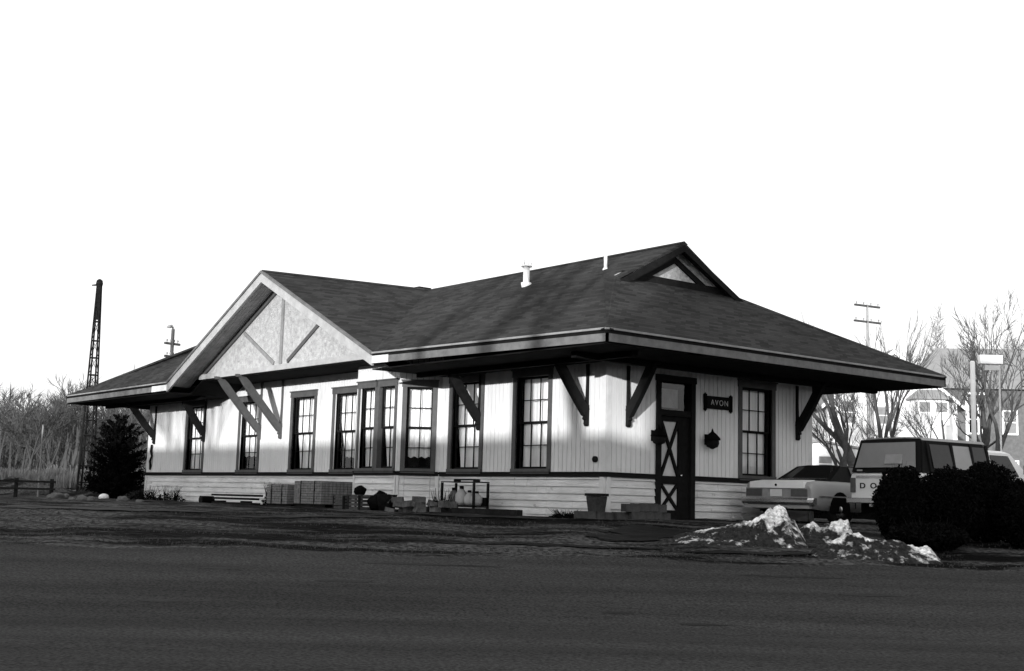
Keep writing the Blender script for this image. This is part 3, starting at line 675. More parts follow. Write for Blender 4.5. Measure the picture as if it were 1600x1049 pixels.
# ------------------------------------------------------------ poles
def crossarm(parent,z,ln,m='bark'):
    b=MB(); b.box(-ln/2,ln/2,-.06,.06,z-.06,z+.06)
    a=b.build('crossarm',m,parent)
    b=MB()
    for i in range(4):
        x=-ln/2+.15+(ln-.3)*i/3; b.lathe([(.02,.06),(.02,.12),(.05,.13),(.055,.2),(.02,.24)],8,(x,0,z))
    b.build('insulator','grey',a)
up_=empty('utility_pole',tuple(at(1361,80)),YAW+.5,'far utility pole with two crossarms above the right roof slope','utility pole')
b=MB(); b.lathe([(.13,0),(.07,13.1)],10); b.build('pole','grey',up_); crossarm(up_,13.0,2.1); crossarm(up_,12.0,2.2)
up2=empty('utility_pole',tuple(at(267,70)),YAW+.9,'utility pole with a hooded lamp beyond the left roof slope','utility pole')
b=MB(); b.lathe([(.14,0),(.09,9.1)],10); b.build('pole','bark',up2); crossarm(up2,8.3,1.0); crossarm(up2,7.6,.9)
b=MB(); b.tube([(0,0,8.8),(0,0,9.15),(-.12,0,9.3),(-.25,0,9.25)],.06,8); b.lathe([(.05,0),(.14,-.1),(.12,-.16)],10,(-.28,0,9.3)); b.build('lamp_head','grey',up2)
wp=empty('white_pole',tuple(at(1525.5,45)),YAW,'white round post standing beside the pale box sign at right','post')
b=MB(); b.lathe([(.085,0),(.085,5.55),(.06,5.6)],12); b.build('pole','white',wp,True)
bs=empty('box_sign',tuple(at(1563,46)),YAW,'blank white box sign on a thin pale post at the right edge','sign')
b=MB(); b.box(-.62,.2,-.12,.12,5.62,5.94); b.build('sign_box','white',bs,bevel=.015)
b=MB(); b.lathe([(.035,0),(.035,5.62)],10,(.1,0,0)); b.box(-.42,.1,-.05,.05,5.40,5.58); b.build('sign_post','paleroof',bs)
lp=empty('marker_post',tuple(at(74,48)),0,'thin pale marker post at the far left','post')
b=MB(); b.lathe([(.028,0),(.024,2.65)],8); b.box(-.05,.05,-.012,.012,2.3,2.6); b.build('post','post_grey',lp)
# ------------------------------------------------------------ houses
def hwin(fr,u,z,w_,h_,par,m='housewin'):
    c=MB(); c.T=fr; t=.12
    c.box(u-w_/2-t,u-w_/2,0,.06,z-t,z+h_+t); c.box(u+w_/2,u+w_/2+t,0,.06,z-t,z+h_+t); c.box(u-w_/2,u+w_/2,0,.06,z+h_,z+h_+t); c.box(u-w_/2,u+w_/2,0,.08,z-t,z); c.box(u-w_/2,u+w_/2,0,.04,z+h_/2-.03,z+h_/2+.03)
    o=c.build('window','white',par); p=MB(); p.T=fr; p.box(u-w_/2,u+w_/2,-.02,.02,z,z+h_); p.build('pane',m,o)
hs=empty('white_house',tuple(at(1400,85)),YAW,'tall white gabled house with an upstairs bay window beyond the vehicles','house')
b=MB(); b.prism([(-4.3,0,-.2),(4.2,0,-.2),(4.2,0,7.4),(0,0,10.7),(-4.3,0,7.4)],(0,10,0)); b.build('wall','housewhite',hs)
b=MB()
for s_ in (-1,1): b.prism([(0,-.35,10.95),(s_*4.8,-.35,7.15),(s_*4.8,-.35,7.0),(0,-.35,10.78)],(0,10.8,0))
hr=b.build('roof','houseroof',hs)
b=MB()
for s_ in (-1,1): b.prism([(0,-.36,10.9),(s_*4.8,-.36,7.1),(s_*4.8,-.36,6.85),(0,-.36,10.6)],(0,-.05,0))
b.build('rake_board','white',hr)
fH=FR((0,0,0),(1,0,0),(0,-1,0))
hwin(fH,-.75,6.0,.75,1.1,hs); hwin(fH,-3.0,6.0,.9,1.4,hs); hwin(fH,-3,2.6,.9,1.5,hs); hwin(fH,-.6,2.6,.9,1.5,hs)
b=MB(); b.prism([(1.0,-.001,4.9),(1.25,-1.0,4.9),(3.1,-1.0,4.9),(3.9,-.001,4.9)],(0,0,2.7)); bay=b.build('bay_window','housewhite',hs)
b=MB(); b.loft([[(.75,.0,7.6),(1.0,-1.3,7.6),(3.35,-1.3,7.6),(4.2,0,7.6)],[(.9,.0,7.75),(1.1,-1.15,7.75),(3.25,-1.15,7.75),(4.0,0,7.75)],[(1.6,0,8.3),(1.7,-.3,8.3),(2.8,-.3,8.3),(3.2,0,8.3)]]); b.build('bay_roof','houseroof',bay)
fBy=FR((0,-1.0,0),(1,0,0),(0,-1,0))
for u in (1.85,): pass
for u,fr in ((1.75,fBy),(2.85,fBy)):
    c=MB(); c.T=fr; c.box(u-.45,u-.36,0,.07,5.95,7.5); c.box(u+.36,u+.45,0,.07,5.95,7.5); c.box(u-.36,u+.36,0,.07,7.42,7.5); c.box(u-.36,u+.36,0,.07,5.95,6.03); c.box(u-.36,u+.36,0,.05,6.7,6.78); wf=c.build('window_frame','white',bay)
    c=MB(); c.T=fr; c.box(u-.36,u+.36,-.02,.02,6.78,7.42); c.build('pane','housewin',bay)
    c=MB(); c.T=fr; c.box(u-.36,u+.36,-.02,.021,6.03,6.7); c.build('blind','paleroof',bay)
bh=empty('brown_house',tuple(at(1440,97)),YAW-.1,'tall brown house with a wide pale roof behind the white house at the far right','house')
b=MB(); b.box(0,11.5,0,8,-.2,9.6); b.build('wall','brown',bh)
b=MB(); b.add([(-.6,-.6,9.55),(12.1,-.6,9.55),(12.1,8.6,9.55),(-.6,8.6,9.55),(-.6,-.6,9.7),(12.1,-.6,9.7),(12.1,8.6,9.7),(-.6,8.6,9.7),(2.2,4,13.1),(9.6,4,13.1)],[(3,2,1,0),(0,1,5,4),(1,2,6,5),(2,3,7,6),(3,0,4,7),(4,5,9,8),(5,6,9),(6,7,8,9),(7,4,8)]); b.build('roof','houseroof',bh)
b=MB()
for x in (3.35,4.45): b.box(x,x+.16,-.25,-.07,-.2,9.3)
b.box(3.1,4.9,-.4,-.05,9.1,9.3); build_each(b,'porch_beam','white',bh)
fBh=FR((0,0,0),(1,0,0),(0,-1,0)); hwin(fBh,3.95,6.3,.6,2.0,bh,'black'); hwin(fBh,6.6,6.3,.9,1.6,bh); hwin(fBh,8.8,6.3,.9,1.6,bh); hwin(fBh,6.6,2.6,.9,1.6,bh); hwin(fBh,8.8,2.6,.9,1.6,bh)
gr=empty('small_garage',tuple(at(1283,70)),YAW,'low white garage seen between the depot corner and the sedan roof','garage')
b=MB(); b.prism([(-2.6,0,-.2),(2.6,0,-.2),(2.6,0,3.5),(0,0,3.9),(-2.6,0,3.5)],(0,6,0)); b.build('wall','housewhite',gr)
b=MB()
for s_ in (-1,1): b.prism([(0,-.2,4.05),(s_*2.8,-.2,3.6),(s_*2.8,-.2,3.5),(0,-.2,3.92)],(0,6.4,0))
b.build('roof','houseroof',gr)
fG=FR((0,0,0),(1,0,0),(0,-1,0)); hwin(fG,-.75,2.35,.7,.8,gr); hwin(fG,.35,2.35,.7,.8,gr)
# ------------------------------------------------------------ sedan (local: +y forward, x across, origin rear centre on the ground)
def sec(w_,pts): # half section (x fraction,z) -> full ring
    r=[(w_*a,z) for a,z in pts]; return r+[(-x,z) for x,z in r[::-1]]
def body_loft(stations):
    rings=[]
    for (y,ring) in stations: rings.append([(x,y,z) for x,z in ring])
    return rings
def wheel(parent,x,y,r=.33,wd=.2,hub='chrome'):
    b=MB(); b.T=Matrix.Translation((x,y,r))@Matrix.Rotation(R(90),4,'Y'); b.lathe([(r*.6,-wd/2),(r*.93,-wd/2),(r,-wd/2+.04),(r,wd/2-.04),(r*.93,wd/2),(r*.6,wd/2)],22); t=b.build('wheel','rubber',parent,True)
    b=MB(); sgn=1 if x>0 else -1; b.T=Matrix.Translation((x+sgn*wd*.5,y,r))@Matrix.Rotation(R(90*sgn),4,'Y'); b.lathe([(r*.62,-.02),(r*.6,.01),(r*.4,.0),(r*.2,.03),(0.01,.035)],18); b.build('hubcap',hub,t,True)
sp=math.radians(4); sx,sy=(.57+2.51)/2,(3.85+3.98)/2
car=empty('sedan',(sx,sy,gz(sx,sy)),sp,'pale two-tone sedan with dark roof parked tail-out by the short wall','car')
wd=.98
st_=[]
for y,zb_,zt,wf in ((.10,.42,.86,.93),(.16,.34,.93,.965),(.5,.30,.965,1),(1.3,.28,.975,1),(2.0,.28,.965,1),(3.6,.28,.95,1),(4.6,.3,.93,.99),(5.1,.34,.88,.96),(5.25,.42,.8,.93)):
    st_.append((y,sec(wd*wf,[(.90,zb_),(.985,zb_+.12),(1,.62),(.975,zt-.10),(.93,zt-.02),(.80,zt),(.4,zt+.015)])))
b=MB(); b.loft(body_loft(st_)); body=b.build('body','carpaint',car,True,recalc=True)
m_=body.modifiers.new('e','EDGE_SPLIT'); m_.split_angle=R(38)
# greenhouse
gh=[(1.02,[(.80,.955),(.80,.965)]),(1.75,[(.80,.955),(.63,1.345)]),(3.0,[(.80,.955),(.63,1.36)]),(3.9,[(.80,.955),(.79,.965)])]
b=MB(); rings=[]
for y,(lo_,hi_) in gh: rings.append([(wd*lo_[0],y,lo_[1]),(wd*hi_[0],y,hi_[1]),(wd*hi_[0]*.5,y,hi_[1]+.03 if hi_[1]>1 else hi_[1]),(-wd*hi_[0]*.5,y,hi_[1]+.03 if hi_[1]>1 else hi_[1]),(-wd*hi_[0],y,hi_[1]),(-wd*lo_[0],y,lo_[1])])
b.loft(rings); b.build('cabin','cardark',car,bevel=0)
# glass panels proud of the cabin
b=MB()
def quad(mb,p,off): 
    p=[Vector(q) for q in p]; n=(p[1]-p[0]).cross(p[2]-p[0]).normalized()*off; mb.add([q+n for q in p]+[q+n*.3 for q in p],[(0,1,2,3),(7,6,5,4),(0,4,5,1),(1,5,6,2),(2,6,7,3),(3,7,4,0)])
quad(b,[(-.62,1.16,1.03),(.62,1.16,1.03),(.50,1.68,1.32),(-.50,1.68,1.32)],.012); b.build('rear_window','carglass',car)
b=MB(); quad(b,[(.79,2.0,1.0),(.79,2.75,1.0),(.645,2.75,1.32),(.645,2.0,1.32)],.012); quad(b,[(.79,2.82,1.0),(.79,3.6,1.0),(.645,3.02,1.32),(.645,2.82,1.32)],.012)
quad(b,[(-.79,2.75,1.0),(-.79,2.0,1.0),(-.645,2.0,1.32),(-.645,2.75,1.32)],.012); quad(b,[(-.79,3.6,1.0),(-.79,2.82,1.0),(-.645,2.82,1.32),(-.645,3.02,1.32)],.012); build_each(b,'side_window','carglass',car)
b=MB(); quad(b,[(.66,3.82,1.0),(-.66,3.82,1.0),(-.55,3.08,1.34),(.55,3.08,1.34)],.012); b.build('windshield','carglass',car)
b=MB(); b.box(-.86,.86,.045,.13,.56,.80); b.build('tail_panel','grey',car)
for x in (-.62,.62):
    b=MB(); b.box(x-.22,x+.22,.025,.05,.60,.77); b.build('tail_light','lens',car,bevel=.008)
b=MB(); b.prism([(-.74,.03,.93),(-.74,.02,.79),(-.74,.16,.79),(-.74,.5,.985)],(1.48,0,0)); b.build('trunk_lid','white',car)
b=MB(); b.T=Matrix.Translation((0,.02,.86))@Matrix.Rotation(R(90),4,'X'); b.lathe([(.03,0),(.028,.012)],14); b.build('trunk_lock','steel',car)
b=MB(); b.loft([[(x,yy+(.10 if abs(x)>.9 else 0),z) for yy,z in ((-.03,.42),(-.06,.47),(-.06,.53),(-.03,.57),(.08,.57),(.08,.42))] for x in (-1.0,-.9,0,.9,1.0)]); b.build('bumper','chrome',car)
b=MB(); b.box(-.9,.9,.0,.12,.33,.41); b.build('valance','carpaint',car)
b=MB(); b.box(-.16,.16,.018,.03,.60,.76); b.build('license_plate','paleroof',car)
b=MB()
for x in (-1,1): b.box(x*.985-.01,x*.985+.01,.3,5.0,.60,.63)
build_each(b,'side_trim','chrome',car)
b=MB()
for y in (1.78,2.79,3.72):
    for x in (-1,1): b.box(x*.977-.008,x*.977+.008,y,y+.012,.36,.93)
build_each(b,'panel_gap','black',car)
b=MB(); b.box(-.80,.80,.035,.052,.515,.545); b.build('bumper_strip','rubber',car)
b=MB(); b.tube([(.3,.0,.35),(.3,.25,.33)],.03,8); b.build('tailpipe','steel',car)
b=MB(); quad(b,[(-.66,1.13,1.0),(.66,1.13,1.0),(.66,1.15,1.028),(-.66,1.15,1.028)],.018); b.build('rear_window_trim','chrome',car)
b=MB()
for x in (-1,1): b.box(x*1.03-.07,x*1.03+.07,3.55,3.65,.98,1.08)
build_each(b,'side_mirror','chrome',car)
for x in (-.86,.86):
    for y in (1.15,4.15): wheel(car,x,y)
b=MB()
for x in (-1,1):
    for y in (1.15,4.15):
        b.prism([(x*.955,y+.40*math.cos(a),.33+.40*math.sin(a)) for a in [i*math.pi/10 for i in range(11)]]+[(x*.955,y-.4,.25),(x*.955,y+.4,.25)],(x*.032,0,0))
build_each(b,'wheel_arch','black',car)
# ------------------------------------------------------------ pickup with cap
tp=R(-5); tl=Vector((3.23,4.38,0)); tcx=tl+Vector((math.cos(tp),math.sin(tp),0))*.975
tk=empty('pickup_truck',(tcx.x,tcx.y,gz(tcx.x,tcx.y)+.02),tp,'white pickup truck with a windowed camper cap, tail towards the road','pickup truck')
b=MB(); st_=[]
for y,zt,wf in ((.06,1.12,.99),(.12,1.15,1),(2.35,1.15,1),(2.4,1.12,1),(3.6,1.12,1),(3.95,1.10,.99),(5.1,1.06,.97),(5.3,1.0,.94)):
    st_.append((y,sec(.975*wf,[(.94,.50),(.98,.58),(.98,.80),(1.0,.86),(1.0,.98),(.985,zt-.04),(.94,zt)])))
b.loft(body_loft(st_)); body=b.build('body','truckpaint',tk,True); m_=body.modifiers.new('e','EDGE_SPLIT'); m_.split_angle=R(32)
b=MB(); b.loft([[(x,y,z) for x,z in sec(1,pp)] for y,pp in ((2.42,[(.93,1.1),(.80,1.68),(.6,1.74)]),(3.3,[(.93,1.1),(.80,1.68),(.6,1.74)]),(3.95,[(.93,1.1),(.92,1.11),(.9,1.115)]))]); b.build('cab','truckpaint',tk)
b=MB(); quad(b,[(.925,2.55,1.16),(.925,3.45,1.16),(.815,3.2,1.62),(.815,2.55,1.62)],.015); quad(b,[(-.925,3.45,1.16),(-.925,2.55,1.16),(-.815,2.55,1.62),(-.815,3.2,1.62)],.015); build_each(b,'cab_window','carglass',tk)
b=MB(); b.box(-.80,.80,.035,.075,.60,1.10); tg_=b.build('tailgate','truckpaint',tk,bevel=.01)
b=MB(); b.box(-.79,.79,.028,.045,1.03,1.09); b.build('tailgate_strip','chrome',tg_)
text('DODGE',.165,'dark',tg_,(-.04,.033,.86),(R(90),0,0),'lettering',sx=1.35,space=2.15,off=.004)
for x in (-.895,.895):
    b=MB(); b.box(x-.065,x+.065,.03,.08,.72,1.04); b.build('tail_light','lens',tk,bevel=.01)
b=MB(); b.box(-.95,.95,-.12,.05,.48,.60); b.box(-.3,.3,-.13,.02,.40,.478); b.build('bumper','chrome',tk,bevel=.02)
# cap
b=MB(); rings=[]
for y,zt,wf,tw in ((.10,1.16,.965,.95),(.26,1.86,.965,.84),(.34,1.895,.965,.82),(2.3,1.895,.965,.82),(2.45,1.84,.965,.80)):
    rings.append([(.965,y if y<.2 else y,1.155),(.965,y,1.16),(tw*.98,y,max(1.161,zt-.06)),(tw*.90,y,zt),(tw*.4,y,zt+.02),(-tw*.4,y,zt+.02),(-tw*.90,y,zt),(-tw*.98,y,max(1.161,zt-.06)),(-.965,y,1.16),(-.965,y,1.155)])
b.loft(rings); b.build('camper_cap','cardark',tk)
b=MB(); b.loft([[(-.80,y,1.845),(.80,y,1.845),(.74,y,1.905),(.33,y,1.925),(-.33,y,1.925),(-.74,y,1.905)] for y in (.30,1.3,2.42)]); b.build('cap_roof','caproof',tk)
b=MB(); quad(b,[(-.93,.085,1.165),(.93,.085,1.165),(.80,.24,1.87),(-.80,.24,1.87)],.03); cf=b.build('cap_rear_frame','cardark',tk)
b=MB(); quad(b,[(-.82,.055,1.26),(.82,.055,1.26),(.72,.182,1.80),(-.72,.182,1.80)],.018); b.build('cap_rear_window',mat('reflecting cap glass',.2,.25,.1,2,0,spec=.6),cf)
b=MB(); quad(b,[(.0,.075,1.33),(.48,.075,1.33),(.45,.125,1.53),(.0,.125,1.53)],.05); b.build('window_sticker','grey',cf)
for x in (-.7,.6):
    b=MB(); b.box(x-.07,x+.07,.04,.07,1.185,1.22); b.build('latch','grey',cf)
for y0_,y1_,m in ((.45,1.12,'carglass'),(1.18,1.78,'caproof2'),(1.84,2.32,'carglass')):
    b=MB(); mm=mat('pale cap pane',.2,.25,.1,2,0,spec=.6) if m=='caproof2' else MT[m]
    for s_ in (1,-1):
        q=[(s_*.958,y0_,1.25),(s_*.958,y1_,1.25),(s_*.842,y1_,1.76),(s_*.842,y0_,1.76)]
        quad(b,q if s_>0 else q[::-1],.02)
    build_each(b,'cap_side_window',mm,tk)
b=MB()
for s_ in (1,-1):
    for y in (.36,1.15,1.81,2.36): b.prism([(s_*.968,y-.035,1.17),(s_*.968,y+.035,1.17),(s_*.845,y+.035,1.82),(s_*.845,y-.035,1.82)],(s_*.03,0,0))
    b.prism([(s_*.968,.36,1.165),(s_*.968,2.4,1.165),(s_*.955,2.4,1.24),(s_*.955,.36,1.24)],(s_*.028,0,0))
build_each(b,'cap_frame','cardark',tk)
b=MB()
for x in (-1,1): b.box(x*1.06-.05,x*1.06+.05,3.5,3.56,1.22,1.42)
build_each(b,'side_mirror','chrome',tk)
b=MB()
for x in (-1,1):
    b.box(x*.981-.006,x*.981+.006,.3,5.1,.865,.90)
build_each(b,'side_trim','chrome',tk)
b=MB()
for x in (-1,1):
    for y in (2.36,3.45): b.box(x*.976-.008,x*.976+.008,y,y+.015,.55,1.10)
build_each(b,'panel_gap','black',tk)
for x in (-.83,.83):
    for y in (1.15,4.4): wheel(tk,x,y,.37,.22)
b=MB()
for x in (-1,1):
    for y in (1.15,4.4):
        b.prism([(x*.95,y+.45*math.cos(a),.40+.42*math.sin(a)) for a in [i*math.pi/10 for i in range(11)]],(x*.03,0,0))
build_each(b,'wheel_arch','black',tk); b=MB(); b.box(-.8,.8,.2,5.0,.28,.495); b.build('underbody','black',tk)
hg=empty('filler_hedge',tuple(at(1400,47)),YAW,'low dark hedge added behind the parked vehicles to darken the bright gap beneath them','hedge'); rr=random.Random(77); b=MB()  # added hedge, darkens the bright gap seen under the vehicles
def fh(r):
    return Vector((r.uniform(-3.6,5),r.uniform(-.35,.35),.95*r.random()**.6+.05*noise.noise(Vector((r.random()*9,1,1))))),None
leaves(b,9000,fh,.07,rr); b.build('foliage','needle',hg,recalc=False); b=MB(); b.box(-3.5,4.9,-.2,.2,-.1,.8); b.build('dark_core','black',hg)
# ------------------------------------------------------------ snow piles
def pile(name,label,px0,px1,s,prof,depth,seed,chunks):
    base=at((px0+px1)/2,s); e=MB(); n=150; mr_=60; vs=[]; cr=[]; hw=(px1-px0)/FPX*s/2
    for j in range(mr_+1):
        v=j/mr_*2-1
        for i in range(n+1):
            u=i/n; px=px0+(px1-px0)*u; h=0
            for (a,ha),(b_,hb_) in zip(prof,prof[1:]):
                if a<=px<=b_: h=ha+(hb_-ha)*(px-a)/(b_-a)
            x=-hw+2*hw*u; y=v*depth
            c=v-.18+.22*noise.noise(Vector((x*1.3,seed,0))); ca=abs(c)
            sh=max(0,1-(ca/(1.15 if c<0 else .7))**.9)
            far_=min(1,ca*3.5)
            lump=.32*noise.noise(Vector((x*2.6,y*3.2,seed)))+.34*(.35-abs(noise.noise(Vector((x*5,y*5,seed)))))+.24*(.3-abs(noise.noise(Vector((x*11,y*11,seed)))))+.08*noise.noise(Vector((x*24,y*24,seed)))
            k=h*sh*(1+lump*far_+.10*noise.noise(Vector((x*9,0,seed)))+.06*noise.noise(Vector((x*23,y*9,seed))))
            p=Vector((x*math.cos(YAW)-y*math.sin(YAW),x*math.sin(YAW)+y*math.cos(YAW),0))
            g=gz(base.x+p.x,base.y+p.y); edge=min(1,5*(1-abs(v)))*min(1,14*u,14*(1-u))
            vs.append((p.x,p.y,g+k-.02-(1-edge)*.06))
            q=0
            for (cx_,w_,top) in chunks:
                q=max(q,(1-min(1,abs(px-cx_)/w_))*(1-min(1,ca/top)))
            cr.append(min(1,1.6*q)-.15)
    fs=[(j*(n+1)+i,j*(n+1)+i+1,(j+1)*(n+1)+i+1,(j+1)*(n+1)+i) for j in range(mr_) for i in range(n)]
    e.v=vs;e.f=fs; o=e.build(name,'snow',None,False); o.location=(base.x,base.y,0)
    at_=o.data.attributes.new('crust','FLOAT','POINT'); at_.data.foreach_set('value',cr)
    return tag(o,label,'snow pile')
pile('snow_pile','tall dirty snow pile with a white pointed crest in front of the sedan',1050,1262,24.7,[(1050,.01),(1070,.12),(1100,.20),(1130,.27),(1160,.36),(1185,.46),(1205,.60),(1216,.66),(1224,.69),(1234,.64),(1239,.50),(1250,.40),(1262,.12)],.75,1.3,[(1222,30,.7),(1190,34,.28),(1110,26,.18),(1205,10,1.0)])
pile('snow_pile','short clean white snow chunk between the tall pile and the shrubs',1240,1336,25.2,[(1240,.1),(1262,.26),(1275,.34),(1285,.26),(1300,.32),(1318,.40),(1329,.42),(1334,.25),(1336,.02)],.5,2.4,[(1315,26,1.2),(1272,14,.6)])
pile('snow_pile','low grimy snow pile nearest the road in front of the shrubs',1262,1472,23.2,[(1262,.02),(1285,.16),(1310,.30),(1330,.40),(1348,.42),(1358,.34),(1375,.30),(1400,.33),(1420,.28),(1438,.22),(1452,.26),(1464,.16),(1472,.02)],.55,5.1,[(1312,26,.4),(1345,16,.3),(1445,30,.9)])
# mud patch
def patch(name,pts_s,dz,m,seed,cpx,cs,rx,ry):
    c=at(cpx,cs); b=MB(); vs=[]; n=48; rings=8
    for r_ in range(rings+1):
        for i in range(n):
            a=i/n*2*math.pi; q=r_/rings*(1+.35*noise.noise(Vector((math.cos(a)*1.5,math.sin(a)*1.5,seed))))
            x=rx*q*math.cos(a); y=ry*q*math.sin(a)+.18*x*0
            X=c.x+x*math.cos(YAW)-y*math.sin(YAW); Y=c.y+x*math.sin(YAW)+y*math.cos(YAW); vs.append((X,Y,gz(X,Y)+dz))
    fs=[(r_*n+i,r_*n+(i+1)%n,(r_+1)*n+(i+1)%n,(r_+1)*n+i) for r_ in range(rings) for i in range(n)]
    b.v=vs;b.f=fs; return tag(b.build(name,m,None,True),kind='structure')
patch('mud_patch',None,.02,'puddle',2,1030,25.6,.85,.75); patch('mud_patch',None,.024,'puddle',6,985,24.7,.75,.35)
patch('mud_patch',None,.02,'puddle',9,480,26.5,1.6,.25); patch('mud_patch',None,.02,'puddle',12,1180,23.2,1.3,.12)
patch('mud_patch',None,.02,'puddle',14,700,27.6,2.4,.3); patch('mud_patch',None,.02,'puddle',15,150,27.0,2.4,.5); patch('mud_patch',None,.02,'puddle',16,870,23.6,2.0,.14)
for i,(px,s_,rx,ry) in enumerate(((555,19.6,.45,.10),(362,20.4,.35,.07),(1355,19.6,.5,.10),(975,17.8,.22,.06),(1105,17.2,.3,.07),(270,17.8,.3,.08),(700,21.2,1.1,.06),(1250,21.0,.9,.05))):
    patch('asphalt_scar',None,.016,'puddle',20+i,px,s_,rx,ry)
gv=MB(); rr=random.Random(31)
for _ in range(9000):
    s_=rr.triangular(20.5,29.0,23.0); t=rr.uniform(-14,12)
    if noise.noise(Vector((s_*1.3,t*.5,2)))<-.05: continue
    x=CAM.x-math.sin(YAW)*s_+math.cos(YAW)*t; y=CAM.y+math.cos(YAW)*s_+math.sin(YAW)*t
    if -25<x<.3 and y>-.3: continue
    z=gz(x,y)+.01; r_=rr.triangular(.005,.035,.010); a=rr.random()*6
    P=[Vector((math.cos(a+k*1.571)*r_*rr.uniform(.7,1.3),math.sin(a+k*1.571)*r_*rr.uniform(.7,1.3),0)) for k in range(4)]; c=Vector((x,y,z))
    gv.add([c+p-Vector((0,0,.02)) for p in P]+[c+Vector((rr.uniform(-.3,.3)*r_,rr.uniform(-.3,.3)*r_,r_*rr.uniform(.5,.9)))],[(0,1,4),(1,2,4),(2,3,4),(3,0,4)])
tag(gv.build('gravel',mat('loose gravel',.032,.95,.6,1.5,0),None,recalc=False),'loose gravel and clods scattered along the dirt verge','gravel',kind='stuff')
# ------------------------------------------------------------ builders' clutter along the wall
def G(x,y): return (x,y,gz(x,y)-.015)
def bstack(label,x0,x1,y0,y1,h):
    cx,cy=(x0+x1)/2,(y0+y1)/2; e=empty('block_pallet',G(cx,cy),0,label,'pallet of blocks'); hx,hy=(x1-x0)/2,(y1-y0)/2; rr=random.Random(int(x0*10))
    b=MB()
    for k in range(3): y=-hy+.04+k*(2*hy-.18)/2; b.box(-hx,hx,y,y+.1,0,.09)
    n=int(2*hx/.14)
    for k in range(n): x=-hx+k*2*hx/n; b.box(x,x+2*hx/n-.03,-hy,hy,.092,.112)
    b.build('pallet','timber',e)
    b=MB(); rows=int((h-.12)/.068); nx=int(2*hx/.115); ny=int(2*hy/.115)
    for r_ in range(rows):
        z=.115+r_*.068
        for i in range(nx):
            for j in range(ny):
                if 0<i<nx-1 and 0<j<ny-1 and r_<rows-1: continue
                x=-hx+i*2*hx/nx; y=-hy+j*2*hy/ny; d=rr.uniform(0,.012)
                b.box(x+.005+d*.5,x+2*hx/nx-.005,y+.004+d,y+2*hy/ny-.004,z+.002,z+.062)
    b.build('blocks',mat('paver block',.15,.95,.35,9,.4,30),e)
    b=MB()
    for x in (-hx*.5,hx*.5): b.box(x-.015,x+.015,-hy-.006,hy+.006,.11,.115+rows*.068+.004)
    b.build('strap','steel',e); return e
bstack('squarish banded pallet of paver blocks, left of the larger pallet',-12.44,-11.25,-1.6,-.75,.72)
bstack('largest banded pallet of paver blocks under the long wall',-10.6,-9.15,-1.75,-.35,.79)
def crate(x,y,w_,d_,h,label,group=None,rz=0,m='concrete'):
    e=empty('wooden_crate',G(x,y),rz,label,'crate',group); b=MB(); n=4
    for k in range(n):
        z=.02+k*h/n
        for yy in (-d_/2,d_/2-.015): b.box(-w_/2,w_/2,yy,yy+.015,z,z+h/n-.02)
        for xx in (-w_/2,w_/2-.015): b.box(xx,xx+.015,-d_/2+.016,d_/2-.016,z,z+h/n-.02)
    b.build('slats',m,e); b=MB()
    for sx_ in (-1,1):
        for sy_ in (-1,1): b.box(sx_*(w_/2-.02)-.025,sx_*(w_/2-.02)+.025,sy_*(d_/2-.02)-.025,sy_*(d_/2-.02)+.025,0,h+.01)
    build_each(b,'corner_post','timber',e); b=MB(); b.box(-w_/2,w_/2,-d_/2,d_/2,h+.012,h+.03); b.build('lid',m,e); return e
crate(-7.45,-2.05,.5,.4,.33,'left one of the two small pale crates before the bay')
crate(-6.72,-2.05,.5,.4,.36,'right one of the two small pale crates before the bay, under the black sack')
def lumpy(name,label,cat,loc,r,m,seed,k=.3,sq=(1,1,1),n=14):
    b=MB(); vs=[];
    for i in range(n+1):
        th=math.pi*i/n
        for j in range(2*n):
            ph=math.pi*j/n; d=Vector((math.sin(th)*math.cos(ph),math.sin(th)*math.sin(ph),math.cos(th)))
            q=r*(1+k*noise.noise(d*1.7+Vector((seed,seed*2,0)))+k*.4*noise.noise(d*5+Vector((0,seed,0))))
            vs.append((d.x*q*sq[0],d.y*q*sq[1],d.z*q*sq[2]+r*sq[2]*.8))
    fs=[(i*2*n+j,i*2*n+(j+1)%(2*n),(i+1)*2*n+(j+1)%(2*n),(i+1)*2*n+j) for i in range(n) for j in range(2*n)]
    b.v=vs;b.f=fs; o=b.build(name,m,None,True); o.location=loc; return tag(o,label,cat)
lumpy('sack','small black sack sitting on the right crate','sack',(-6.75,-2.05,gz(-6.75,-2.05)+.375),.16,'black',1,.2,(1.1,.9,.8))
lumpy('tarp_heap','black covered heap right of the two crates','heap',G(-6.2,-1.75),.34,'black',2,.35,(1.0,.9,.75))
# bucket planter
e=empty('tub',G(-5.75,-1.9),0,'dark round tub standing before the right side of the bay','tub'); b=MB(); b.lathe([(.2,0),(.25,.38),(.26,.4),(.23,.4),(.19,.05)],16); b.build('tub_body','steel',e,True); b=MB(); b.tube([(-.24,0,.37),(-.2,-.1,.2),(0,-.16,.1),(.2,-.1,.2),(.24,0,.37)],.01,6); b.build('handle','chrome',e)
def block(x,y,z,label,group,rz=0,m='concrete',sz=(.36,.2,.17),nm='concrete_block'):
    b=MB(); a,c,h=sz; t=.03
    b.box(-a/2,a/2,-c/2,-c/2+t,0,h); b.box(-a/2,a/2,c/2-t,c/2,0,h)
    for x_ in (-a/2,-t/2,a/2-t): b.box(x_,x_+t,-c/2+t,c/2-t,0,h)
    b.box(-a/2+t,a/2-t,-c/2+t,c/2-t,.0,h*.6)
    o=b.build(nm,m,None,bevel=0); o.location=(x,y,z); o.rotation_euler=(0,0,rz); return tag(o,label,'concrete block',group)
rr=random.Random(8)
